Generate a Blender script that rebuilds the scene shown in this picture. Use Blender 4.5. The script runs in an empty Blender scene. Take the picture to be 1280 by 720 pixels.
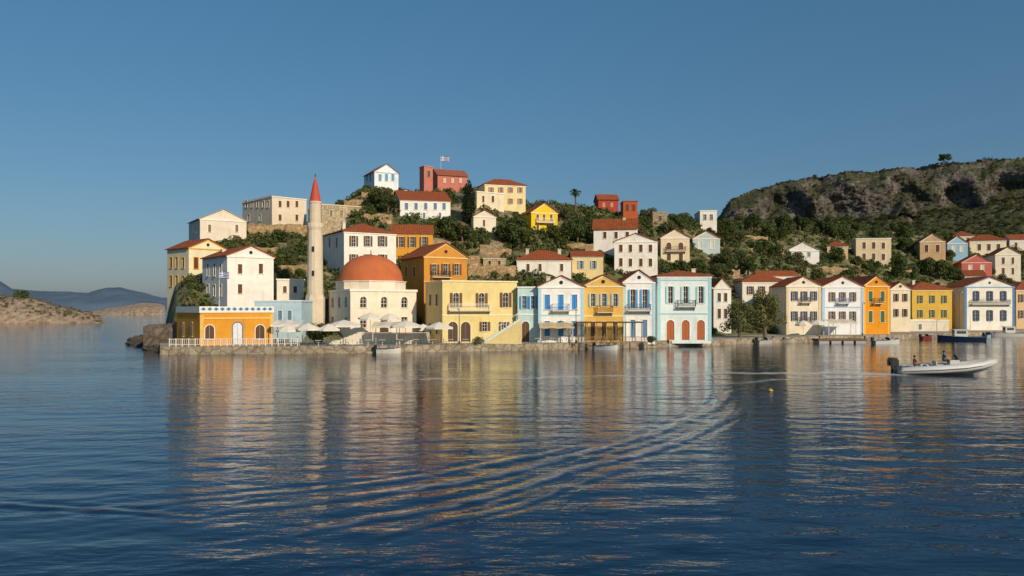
import bpy, math, random
import numpy as np
from mathutils import Vector, Matrix, noise
random.seed(7); rng = np.random.default_rng(7)
COL = bpy.context.scene.collection
HZ = 385.0; CH = 6.0; R = math.radians
def P(px, py, Y): return Vector(((px-640)/1000*Y, Y, CH+(HZ-py)*Y/1000))
def smooth(a, b, x):
    t = min(1, max(0, (x-a)/(b-a))); return t*t*(3-2*t)

# ------------------------------------------------------------ materials
def hexc(h):
    o = []
    for i in (0, 2, 4):
        v = int(h[i:i+2], 16)/255
        o.append(v/12.92 if v <= .04045 else ((v+.055)/1.055)**2.4)
    return tuple(o)+(1,)
MC = {}
def base_mat(name):
    m = bpy.data.materials.new(name); m.use_nodes = True
    nt = m.node_tree; b = nt.nodes['Principled BSDF']
    return m, nt, b
def N(nt, t, **kw):
    n = nt.nodes.new(t)
    for k, v in kw.items(): setattr(n, k, v)
    return n
def ramp(nt, fac, stops):
    r = nt.nodes.new('ShaderNodeValToRGB'); e = r.color_ramp.elements
    while len(e) < len(stops): e.new(.5)
    for el, (p, c) in zip(e, stops): el.position = p; el.color = c
    nt.links.new(fac, r.inputs[0]); return r.outputs[0]
def mixc(nt, a, b, fac, mode='MIX'):
    m = nt.nodes.new('ShaderNodeMix'); m.data_type = 'RGBA'; m.blend_type = mode
    for s, v in ((6, a), (7, b), (0, fac)):
        if isinstance(v, (int, float, tuple)): m.inputs[s].default_value = v
        else: nt.links.new(v, m.inputs[s])
    return m.outputs[2]
def noise_n(nt, scale, coord='Object', vec=(1,1,1), detail=5, rough=.6):
    tc = N(nt, 'ShaderNodeTexCoord'); mp = N(nt, 'ShaderNodeMapping'); mp.inputs['Scale'].default_value = vec
    nt.links.new(tc.outputs[coord], mp.inputs[0])
    n = N(nt, 'ShaderNodeTexNoise'); n.inputs['Scale'].default_value = scale
    n.inputs['Detail'].default_value = detail; n.inputs['Roughness'].default_value = rough
    nt.links.new(mp.outputs[0], n.inputs[0]); return n.outputs[0]
def bump(nt, b, h, strength, dist=.05):
    bp = N(nt, 'ShaderNodeBump'); bp.inputs['Strength'].default_value = strength; bp.inputs['Distance'].default_value = dist
    nt.links.new(h, bp.inputs['Height']); nt.links.new(bp.outputs[0], b.inputs['Normal'])
def plaster(h):
    if ('pl', h) in MC: return MC['pl', h]
    m, nt, b = base_mat('plaster'); c = hexc(h)
    n1 = noise_n(nt, .45); n2 = noise_n(nt, 1.0, vec=(1.3, 1.3, .35)); n3 = noise_n(nt, 6)
    g = ramp(nt, n1, [(.3, (.78, .75, .70, 1)), (.6, (1, 1, 1, 1))])
    g2 = ramp(nt, n2, [(.28, (.74, .70, .64, 1)), (.46, (1, 1, 1, 1))])
    g3 = ramp(nt, n3, [(.3, (.88, .88, .88, 1)), (.7, (1, 1, 1, 1))])
    o = mixc(nt, c, g, .7, 'MULTIPLY'); o = mixc(nt, o, g2, .55, 'MULTIPLY'); o = mixc(nt, o, g3, 1.0, 'MULTIPLY')
    nt.links.new(o, b.inputs['Base Color']); b.inputs['Roughness'].default_value = .9
    bump(nt, b, n3, .35, .04); MC['pl', h] = m; return m
def paint(h, rough=.55):
    if ('pt', h) in MC: return MC['pt', h]
    m, nt, b = base_mat('paint'); c = hexc(h)
    n = noise_n(nt, 3.5); g = ramp(nt, n, [(.3, (.75, .74, .72, 1)), (.65, (1, 1, 1, 1))])
    nt.links.new(mixc(nt, c, g, .8, 'MULTIPLY'), b.inputs['Base Color']); b.inputs['Roughness'].default_value = rough
    MC['pt', h] = m; return m
def tile(h='b5643c'):
    if ('ti', h) in MC: return MC['ti', h]
    m, nt, b = base_mat('roof_tile'); c = hexc(h)
    tc = N(nt, 'ShaderNodeTexCoord')
    w = N(nt, 'ShaderNodeTexWave'); w.inputs['Scale'].default_value = .9; w.inputs['Distortion'].default_value = .3
    nt.links.new(tc.outputs['UV'], w.inputs[0])
    w2 = N(nt, 'ShaderNodeTexWave', bands_direction='Y'); w2.inputs['Scale'].default_value = .7; w2.inputs['Distortion'].default_value = .8
    nt.links.new(tc.outputs['UV'], w2.inputs[0])
    n = noise_n(nt, 1.3); n2 = noise_n(nt, 9); oi = N(nt, 'ShaderNodeObjectInfo')
    g = ramp(nt, n, [(.3, (.66, .64, .62, 1)), (.65, (1.0, 1, 1, 1))]); g2 = ramp(nt, n2, [(.3, (.65, .65, .65, 1)), (.7, (1, 1, 1, 1))])
    gw = ramp(nt, w.outputs[1], [(0, (.62, .6, .6, 1)), (.5, (1, 1, 1, 1))])
    gw2 = ramp(nt, w2.outputs[1], [(0, (.8, .8, .8, 1)), (.3, (1, 1, 1, 1))])
    go = ramp(nt, oi.outputs['Random'], [(0, (.78, .76, .76, 1)), (.5, (1, 1, 1, 1)), (1, (1, .94, .88, 1))])
    o = mixc(nt, c, g, 1.0, 'MULTIPLY'); o = mixc(nt, o, g2, .8, 'MULTIPLY'); o = mixc(nt, o, gw, .8, 'MULTIPLY'); o = mixc(nt, o, gw2, .8, 'MULTIPLY'); o = mixc(nt, o, go, 1.0, 'MULTIPLY')
    nt.links.new(o, b.inputs['Base Color']); b.inputs['Roughness'].default_value = .85; b.inputs['Specular IOR Level'].default_value = .25
    bump(nt, b, w.outputs[1], .6, .06); MC['ti', h] = m; return m
def stone(h, s=1.2):
    if ('st', h, s) in MC: return MC['st', h, s]
    m, nt, b = base_mat('stone'); c = hexc(h)
    tc = N(nt, 'ShaderNodeTexCoord'); v = N(nt, 'ShaderNodeTexVoronoi', feature='DISTANCE_TO_EDGE'); v.inputs['Scale'].default_value = s
    nt.links.new(tc.outputs['Object'], v.inputs[0])
    v2 = N(nt, 'ShaderNodeTexVoronoi'); v2.inputs['Scale'].default_value = s; nt.links.new(tc.outputs['Object'], v2.inputs[0])
    n = noise_n(nt, 1.0); n2 = noise_n(nt, 8)
    g = ramp(nt, n, [(.3, (.55, .52, .5, 1)), (.65, (1, 1, 1, 1))])
    gv = ramp(nt, v.outputs[0], [(0, (.5, .46, .42, 1)), (.12, (1, 1, 1, 1))])
    o = mixc(nt, c, g, 1.0, 'MULTIPLY'); o = mixc(nt, o, gv, .85, 'MULTIPLY')
    sep = N(nt, 'ShaderNodeSeparateColor'); nt.links.new(v2.outputs[1], sep.inputs[0])
    gg = ramp(nt, sep.outputs[0], [(0, (.7, .68, .66, 1)), (1, (1, 1, 1, 1))]); o = mixc(nt, o, gg, .9, 'MULTIPLY')
    o = mixc(nt, o, ramp(nt, n2, [(.3, (.7, .7, .7, 1)), (.7, (1, 1, 1, 1))]), .8, 'MULTIPLY')
    nt.links.new(o, b.inputs['Base Color']); b.inputs['Roughness'].default_value = .95
    bump(nt, b, v.outputs[0], .6, .15); MC['st', h, s] = m; return m
def foliage(dark, light, key):
    if key in MC: return MC[key]
    m, nt, b = base_mat('foliage')
    n = noise_n(nt, .9); n2 = noise_n(nt, 6)
    c = ramp(nt, n, [(.32, dark+(1,)), (.68, light+(1,))])
    oi = N(nt, 'ShaderNodeObjectInfo')
    g = ramp(nt, oi.outputs['Random'], [(0, (.72, .80, .72, 1)), (.5, (1, 1, 1, 1)), (1, (1.0, .92, .74, 1))])
    o = mixc(nt, c, g, 1.0, 'MULTIPLY'); o = mixc(nt, o, ramp(nt, n2, [(.25, (.65, .65, .65, 1)), (.7, (1, 1, 1, 1))]), 1.0, 'MULTIPLY')
    nt.links.new(o, b.inputs['Base Color']); b.inputs['Roughness'].default_value = .75
    b.inputs['Specular IOR Level'].default_value = .2
    tr = N(nt, 'ShaderNodeBsdfTranslucent'); nt.links.new(o, tr.inputs[0]); mx = N(nt, 'ShaderNodeMixShader'); mx.inputs[0].default_value = .4
    nt.links.new(b.outputs[0], mx.inputs[1]); nt.links.new(tr.outputs[0], mx.inputs[2]); nt.links.new(mx.outputs[0], nt.nodes['Material Output'].inputs[0])
    MC[key] = m; return m
def glass():
    if 'gl' in MC: return MC['gl']
    m, nt, b = base_mat('window_glass'); b.inputs['Base Color'].default_value = (.018, .022, .03, 1); b.inputs['Roughness'].default_value = .12
    MC['gl'] = m; return m
def plain(name, col, rough=.6, metal=0):
    if name in MC: return MC[name]
    m, nt, b = base_mat(name); n = noise_n(nt, 6)
    g = ramp(nt, n, [(.3, (.8, .8, .8, 1)), (.65, (1, 1, 1, 1))])
    nt.links.new(mixc(nt, col+(1,), g, .7, 'MULTIPLY'), b.inputs['Base Color'])
    b.inputs['Roughness'].default_value = rough; b.inputs['Metallic'].default_value = metal
    MC[name] = m; return m
F_DARK = foliage((.048, .076, .024), (.150, .195, .062), 'fd')
F_OLIVE = foliage((.11, .125, .05), (.28, .28, .13), 'fo')
F_MID = foliage((.065, .098, .030), (.195, .245, .075), 'fm')
BARK = plain('bark', (.15, .105, .07), .9)

# ------------------------------------------------------------ mesh builder
class MB:
    def __init__(s): s.v = []; s.f = []; s.m = []; s.mi = 0
    def poly(s, pts):
        n = len(s.v); s.v += [tuple(p) for p in pts]; s.f.append(tuple(range(n, n+len(pts)))); s.m.append(s.mi)
    def box(s, x0, x1, y0, y1, z0, z1):
        n = len(s.v)
        s.v += [(x0,y0,z0),(x1,y0,z0),(x1,y1,z0),(x0,y1,z0),(x0,y0,z1),(x1,y0,z1),(x1,y1,z1),(x0,y1,z1)]
        for q in ((0,3,2,1),(4,5,6,7),(0,1,5,4),(1,2,6,5),(2,3,7,6),(3,0,4,7)):
            s.f.append(tuple(n+i for i in q)); s.m.append(s.mi)
    def lathe(s, prof, n=16, c=(0,0), ph=0):
        b = len(s.v)
        for r, z in prof:
            for k in range(n):
                t = 2*math.pi*k/n+ph; s.v.append((c[0]+r*math.cos(t), c[1]+r*math.sin(t), z))
        for i in range(len(prof)-1):
            for k in range(n):
                k2 = (k+1) % n; s.f.append((b+i*n+k, b+i*n+k2, b+(i+1)*n+k2, b+(i+1)*n+k)); s.m.append(s.mi)
        s.f.append(tuple(b+k for k in reversed(range(n)))); s.m.append(s.mi)
        e = b+(len(prof)-1)*n; s.f.append(tuple(e+k for k in range(n))); s.m.append(s.mi)
    def tube(s, pts, rad, n=8):
        pts = [Vector(p) for p in pts]; b = len(s.v)
        if not hasattr(rad, '__len__'): rad = [rad]*len(pts)
        for i, p in enumerate(pts):
            d = (pts[min(i+1, len(pts)-1)]-pts[max(i-1, 0)]).normalized()
            u = d.cross(Vector((0,0,1)))
            if u.length < .05: u = Vector((1,0,0))
            u.normalize(); w = u.cross(d)
            for k in range(n):
                t = 2*math.pi*k/n; s.v.append(tuple(p+(u*math.cos(t)+w*math.sin(t))*rad[i]))
        for i in range(len(pts)-1):
            for k in range(n):
                k2 = (k+1) % n; s.f.append((b+i*n+k, b+i*n+k2, b+(i+1)*n+k2, b+(i+1)*n+k)); s.m.append(s.mi)
        s.f.append(tuple(b+k for k in reversed(range(n)))); s.m.append(s.mi)
        e = b+(len(pts)-1)*n; s.f.append(tuple(e+k for k in range(n))); s.m.append(s.mi)
    def mesh(s, name, mats, uv=False, smooth_=False, recalc=False):
        me = bpy.data.meshes.new(name); me.from_pydata(s.v, [], s.f)
        for m in (mats if isinstance(mats, (list, tuple)) else [mats]): me.materials.append(m)
        me.polygons.foreach_set('material_index', s.m)
        if smooth_: me.polygons.foreach_set('use_smooth', [True]*len(s.f))
        if recalc:
            import bmesh
            bm = bmesh.new(); bm.from_mesh(me); bmesh.ops.recalc_face_normals(bm, faces=bm.faces); bm.to_mesh(me); bm.free()
        if uv:
            L = me.uv_layers.new(name='UVMap')
            for p in me.polygons:
                n = p.normal
                if abs(n.z) > .98: t = Vector((1,0,0)); bt = Vector((0,1,0))
                else: t = Vector((0,0,1)).cross(n).normalized(); bt = n.cross(t)
                for li in p.loop_indices:
                    q = me.vertices[me.loops[li].vertex_index].co; L.data[li].uv = (q.dot(t), q.dot(bt))
        me.update(); return me
    def build(s, name, mats, parent=None, loc=(0,0,0), rz=0, **k):
        return link(name, s.mesh(name, mats, **k), parent, loc, rz)
def link(name, me, parent=None, loc=(0,0,0), rz=0):
    o = bpy.data.objects.new(name, me); COL.objects.link(o); o.location = loc; o.rotation_euler = (0,0,rz)
    if parent: o.parent = parent
    return o
def tag(o, label, cat, group=None, kind=None):
    o['label'] = label; o['category'] = cat
    if group: o['group'] = group
    if kind: o['kind'] = kind
    return o
def empty(name, loc, rz=0):
    o = bpy.data.objects.new(name, None); COL.objects.link(o); o.location = loc; o.rotation_euler = (0,0,rz); o.empty_display_size = .3; return o
def copy_tree(o, parent=None):
    c = o.copy(); COL.objects.link(c)
    if parent: c.parent = parent
    for ch in list(o.children): copy_tree(ch, c)
    return c
def grid_mesh(name, V, nr, nc, mat_, smooth_=True):
    me = bpy.data.meshes.new(name)
    i = np.arange((nr-1)*(nc-1)); r = i//(nc-1); c = i % (nc-1); a = r*nc+c
    q = np.stack([a, a+1, a+nc+1, a+nc], 1)
    me.vertices.add(nr*nc); me.vertices.foreach_set('co', V.astype(np.float32).ravel())
    nf = len(q); me.loops.add(nf*4); me.loops.foreach_set('vertex_index', q.astype(np.int32).ravel())
    me.polygons.add(nf); me.polygons.foreach_set('loop_start', (np.arange(nf)*4).astype(np.int32)); me.polygons.foreach_set('loop_total', np.full(nf, 4, np.int32))
    me.polygons.foreach_set('use_smooth', np.full(nf, smooth_))
    me.materials.append(mat_); me.update(calc_edges=True); me.validate(); return me
def quads_mesh(name, V, mat_):
    me = bpy.data.meshes.new(name); nf = len(V)//4
    me.vertices.add(nf*4); me.vertices.foreach_set('co', V.astype(np.float32).ravel())
    me.loops.add(nf*4); me.loops.foreach_set('vertex_index', np.arange(nf*4, dtype=np.int32))
    me.polygons.add(nf); me.polygons.foreach_set('loop_start', (np.arange(nf)*4).astype(np.int32)); me.polygons.foreach_set('loop_total', np.full(nf, 4, np.int32))
    me.materials.append(mat_); me.update(calc_edges=True); return me

# ------------------------------------------------------------ terrain
TPX  = [190, 215, 240, 300, 345, 383, 418, 434, 455, 500, 540, 600, 640, 660, 700, 740, 800, 850, 900, 930, 1000, 1060, 1100, 1150, 1200, 1280, 1500]
TPY  = [372, 345, 306, 297, 292, 285, 278, 252, 240, 238, 242, 242, 250, 258, 262, 264, 272, 279, 286, 280, 280, 285, 288, 292, 296, 300, 300]
YRX  = [190, 240, 300, 450, 600, 700, 800, 900, 1000, 1100, 1280, 1500]
YRY  = [150, 165, 180, 205, 212, 214, 220, 240, 262, 290, 330, 400]
YQX  = [200, 440, 660, 800, 900, 1000, 1100, 1200, 1280, 1500]
YQY  = [103, 106, 113, 120, 130, 140, 150, 165, 180, 235]
def Yq(px): return float(np.interp(px, YQX, YQY))
def Yb(px): return Yq(px)+float(np.interp(px, [200, 230, 380, 600, 900, 1280], [14, 12, 13, 16, 17, 22]))
def Yr(px): return float(np.interp(px, YRX, YRY))
def ground(px, Y, nz=True):
    x = (px-640)/1000*Y; yb = Yb(px); yr = Yr(px)
    zr = CH+(HZ-float(np.interp(px, TPX, TPY)))*yr/1000
    t = (Y-yb)/(yr-yb)
    if t <= 0: z = .7
    elif t <= 1: z = .7+(zr-.7)*(.25*t+.75*math.sin(t*math.pi/2)**1.25)
    else: z = zr-(Y-yr)*.22*min(1, (Y-yr)/60)
    if t > 0 and nz:
        a = smooth(0, .08, t)*(1-.6*smooth(.9, 1.05, t))
        z += a*(noise.fractal(Vector((x*.05, Y*.05, 3)), 1.0, 2.2, 5)*1.5+abs(noise.noise(Vector((x*.22, Y*.22, 9))))*1.0-.3)
    if px < 245:
        w = noise.noise(Vector((Y*.12, 2, 5)))*6
        z = -3+(z+3)*smooth(196+w, 222+w, px)
    return max(z, -4)
def hit(px, py):
    Y = Yb(px)+1; yr = Yr(px)
    while Y < yr:
        z = ground(px, Y, False)
        if HZ-(z-CH)*1000/Y <= py: return Y
        Y += .5
    return yr-1
pxs = np.concatenate([np.linspace(170, 250, 50), np.linspace(252, 1500, 420)]); ts = np.linspace(0, 1.6, 190)
V = np.zeros((len(ts), len(pxs), 3))
for j, px in enumerate(pxs):
    y0 = Yb(px)-3; yr = Yr(px)
    for i, t in enumerate(ts):
        Y = y0+t*(yr-y0); V[i, j] = ((px-640)/1000*Y, Y, ground(px, Y))
m, nt, b = base_mat('hillside_earth')
n1 = noise_n(nt, .09, detail=6); n2 = noise_n(nt, .8, detail=8, rough=.7)
earth = ramp(nt, n2, [(.3, (.19, .135, .085, 1)), (.5, (.37, .27, .17, 1)), (.7, (.50, .40, .27, 1))])
green = ramp(nt, n2, [(.3, (.06, .075, .028, 1)), (.7, (.19, .19, .075, 1))])
fac = ramp(nt, n1, [(.34, (0,0,0,1)), (.50, (1,1,1,1))])
nt.links.new(mixc(nt, earth, green, fac), b.inputs['Base Color']); b.inputs['Roughness'].default_value = .95
bump(nt, b, n2, .9, .6)
tag(link('hillside', grid_mesh('hillside', V.reshape(-1, 3), len(ts), len(pxs), m)), 'dry brown and green hillside rising behind the harbour houses', 'hill', kind='structure')

QST = stone('bdb09a', .9)
qp = list(np.linspace(200, 1500, 140)); mb = MB()
for a_, b_ in zip(qp[:-1], qp[1:]):
    A = [((p-640)/1000*(Yq(p)+.9), Yq(p)+.9, .93) for p in (a_, b_)]; B = [((p-640)/1000*(Yb(p)), Yb(p), .9) for p in (a_, b_)]
    mb.poly([A[0], A[1], B[1], B[0]])
tag(mb.build('promenade', plain('promenade_paving', (.36, .32, .26), .9)), 'pale paved promenade along the harbour front', 'promenade', kind='structure')
mb = MB()
def qpt(p, off, z):
    Y = Yq(p)+off; return ((p-640)/1000*Y, Y, z+.05*noise.noise(Vector((p*.3, off, z*9))))
for a_, b_ in zip(qp[:-1], qp[1:]):
    for (o0, z0, o1, z1) in ((.0, -2, 0, .95), (0, .95, 1.0, 1.0), (1.0, 1.0, 1.0, .6)):
        mb.poly([qpt(a_, o0, z0), qpt(b_, o0, z0), qpt(b_, o1, z1), qpt(a_, o1, z1)])
mb.poly([qpt(200, 0, -2), qpt(200, 0, .95), qpt(200, 14, .95), qpt(200, 14, -2)])
tag(mb.build('quay', QST), 'weathered stone quay edge above the water', 'quay', kind='structure')

# ------------------------------------------------------------ houses
FOOT = []
WC = {}
def win_meshes(w, h, st, col, trim, arch):
    w = round(w, 1); h = round(h, 1); k = (w, h, st, col, trim, arch)
    if k in WC: return WC[k]
    fr = MB(); t = .11
    hh = h-(w/2 if arch else 0)
    fr.box(-w/2-t, -w/2, -.05, .06, 0, hh); fr.box(w/2, w/2+t, -.05, .06, 0, hh)
    if arch:
        n = 10
        for i in range(n):
            a0, a1 = math.pi*i/n, math.pi*(i+1)/n; ri, ro = w/2, w/2+t
            q = [(ro*math.cos(a0), hh+ro*math.sin(a0)), (ro*math.cos(a1), hh+ro*math.sin(a1)), (ri*math.cos(a1), hh+ri*math.sin(a1)), (ri*math.cos(a0), hh+ri*math.sin(a0))]
            fr.poly([(x, -.05, z) for x, z in q]); fr.poly([(q[0][0], -.05, q[0][1]), (q[0][0], .0, q[0][1]), (q[1][0], 0, q[1][1]), (q[1][0], -.05, q[1][1])])
    else: fr.box(-w/2-t-.03, w/2+t+.03, -.07, .06, h, h+t)
    if st != 'door': fr.box(-w/2-t-.04, w/2+t+.04, -.13, .06, -.09, -.003)
    F = fr.mesh('window', paint(trim))
    pn = MB(); pn.box(-w/2, w/2, .16, .20, 0, h)
    pn.mi = 1
    if w > .5:
        pn.box(-.03, .03, .12, .158, 0, h)
        for q in (.36, .70): pn.box(-w/2, w/2, .125, .157, h*q-.025, h*q+.025)
        pn.box(-w/2, -w/2+.06, .12, .158, 0, h); pn.box(w/2-.06, w/2, .12, .158, 0, h)
    G = pn.mesh('pane', [glass(), paint('cfc8b8' if st == 'shut' else trim)])
    def leaf(x0, x1, y0):
        s_ = MB(); s_.box(x0+.01, x1-.01, y0, y0+.05, .02, h-.02)
        for q in range(1, int(h/.16)):
            s_.box(x0+.06, x1-.06, y0-.022, y0-.002, q*.16-.05, q*.16+.04)
        return s_
    S = []
    if st == 'shut': S = [leaf(-w/2-w*.46-.06, -w/2-.06, -.13).mesh('shutter', paint(col)), leaf(w/2+.06, w/2+w*.46+.06, -.13).mesh('shutter', paint(col))]
    elif st in ('closed', 'door'): S = [leaf(-w/2, -.01, .07).mesh('shutter', paint(col)), leaf(.01, w/2, .07).mesh('shutter', paint(col))]
    WC[k] = (F, G, S); return WC[k]
def wall_face(mb, O, U, Nn, w, z0, h, holes, rev=.17):
    xs = sorted({0.0, w, *[q for H_ in holes for q in H_[:2]]}); zs = sorted({z0, h, *[q for H_ in holes for q in H_[2:4]]})
    Pt = lambda x, z, y=0.0: (O[0]+U[0]*x-Nn[0]*y, O[1]+U[1]*x-Nn[1]*y, z)
    for i in range(len(xs)-1):
        for j in range(len(zs)-1):
            cx, cz = (xs[i]+xs[i+1])/2, (zs[j]+zs[j+1])/2
            if any(a < cx < b_ and c < cz < d for a, b_, c, d, _ in holes): continue
            mb.poly([Pt(xs[i], zs[j]), Pt(xs[i+1], zs[j]), Pt(xs[i+1], zs[j+1]), Pt(xs[i], zs[j+1])])
    for a, b_, c, d, ar in holes:
        mb.poly([Pt(a, c), Pt(a, c, rev), Pt(a, d, rev), Pt(a, d)]); mb.poly([Pt(b_, c, rev), Pt(b_, c), Pt(b_, d), Pt(b_, d, rev)])
        mb.poly([Pt(a, c), Pt(b_, c), Pt(b_, c, rev), Pt(a, c, rev)]); mb.poly([Pt(a, d, rev), Pt(b_, d, rev), Pt(b_, d), Pt(a, d)])
        if ar:
            r = (b_-a)/2; cx = (a+b_)/2; zc = d-r; n = 5
            for sgn, xe in ((-1, a), (1, b_)):
                pts = [(cx+sgn*r*math.cos(t), zc+r*math.sin(t)) for t in [math.pi/2*i/n for i in range(n+1)]]
                for p, q in zip(pts[:-1], pts[1:]):
                    tri = [Pt(xe, d), Pt(*p), Pt(*q)]
                    mb.poly(tri if sgn < 0 else tri[::-1]); mb.poly([Pt(*p), Pt(*q), Pt(q[0], q[1], rev), Pt(p[0], p[1], rev)])
def W(cols, t, b, w, st='shut', col='6b4a30', arch=False): return [(c, t, b, w, st, col, arch) for c in cols]
def roof_mesh(kind, w, d, h, hp, ov=.35, t=.14):
    r = MB()
    def prism(prof, y0, y1, swap=False):
        f = (lambda a, y, z: (y, a, z)) if swap else (lambda a, y, z: (a, y, z))
        n = len(prof); A = [f(p[0], y0, p[1]) for p in prof]; B = [f(p[0], y1, p[1]) for p in prof]
        for i in range(n):
            j = (i+1) % n; r.poly([A[i], A[j], B[j], B[i]])
        r.poly(A[::-1]); r.poly(B)
    if kind in ('gable', 'side'):
        W_, D_ = (w, d) if kind == 'gable' else (d, w)
        s = (hp-h)/(W_/2); e = h-ov*s+.02
        prism([(-ov, e), (W_/2, hp+.02), (W_+ov, e), (W_+ov, e+t), (W_/2, hp+t+.04), (-ov, e+t)], -ov*.8, D_+ov*.8, kind == 'side')
    elif kind == 'hip':
        x0, x1, y0, y1 = -ov, w+ov, -ov, d+ov; m_ = min(w, d)/2+ov
        if w >= d: a, b_ = (x0+m_, d/2), (x1-m_, d/2)
        else: a, b_ = (w/2, y0+m_), (w/2, y1-m_)
        z = h+.02; zt = z+.12; A = (*a, hp); B = (*b_, hp+.001)
        c = [(x0,y0), (x1,y0), (x1,y1), (x0,y1)]
        for i in range(4): j = (i+1) % 4; r.poly([(*c[i], z), (*c[j], z), (*c[j], zt), (*c[i], zt)])
        r.poly([(*q, z) for q in c[::-1]])
        c = [(*q, zt) for q in c]
        if w >= d: r.poly([c[0], c[1], B, A]); r.poly([c[1], c[2], B]); r.poly([c[2], c[3], A, B]); r.poly([c[3], c[0], A])
        else: r.poly([c[0], c[1], A]); r.poly([c[1], c[2], B, A]); r.poly([c[2], c[3], B]); r.poly([c[3], c[0], A, B])
    return r
def balcony(root, x0, x1, zf, O, U, rz, col='3a3530', dep=.9, slab='cfc6b4'):
    w = x1-x0; mb = MB(); mb.box(0, w, -dep, -.01, -.14, 0)
    for q in (.12, w-.24): mb.poly([(q, -.01, -.14), (q, -dep*.8, -.14), (q, -.01, -.7)]); mb.poly([(q+.12, -.01, -.14), (q+.12, -.01, -.7), (q+.12, -dep*.8, -.14)]); mb.poly([(q, -dep*.8, -.14), (q+.12, -dep*.8, -.14), (q+.12, -.01, -.7), (q, -.01, -.7)])
    o = mb.build('balcony', paint(slab), root, (O[0]+U[0]*x0, O[1]+U[1]*x0, zf), rz)
    rl = MB(); e = .04
    rl.box(e, w-e, -dep+.03, -dep+.08, .92, .98); rl.box(e, w-e, -dep+.035, -dep+.075, .08, .12)
    for xx in (e, w-e-.05): rl.box(xx, xx+.05, -dep+.09, -.02, .92, .98)
    n = max(3, int(w/.16))
    for i in range(n+1):
        x = e+.02+(w-2*e-.06)*i/n; rl.box(x-.017, x+.017, -dep+.04, -dep+.07, .121, .919)
    for xx in (e+.01, w-e-.04):
        for i in range(1, 5): y = -dep+.08+dep*i/5.5; rl.box(xx, xx+.03, y, y+.03, .0, .919)
    rl.build('railing', paint(col), o)
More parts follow.
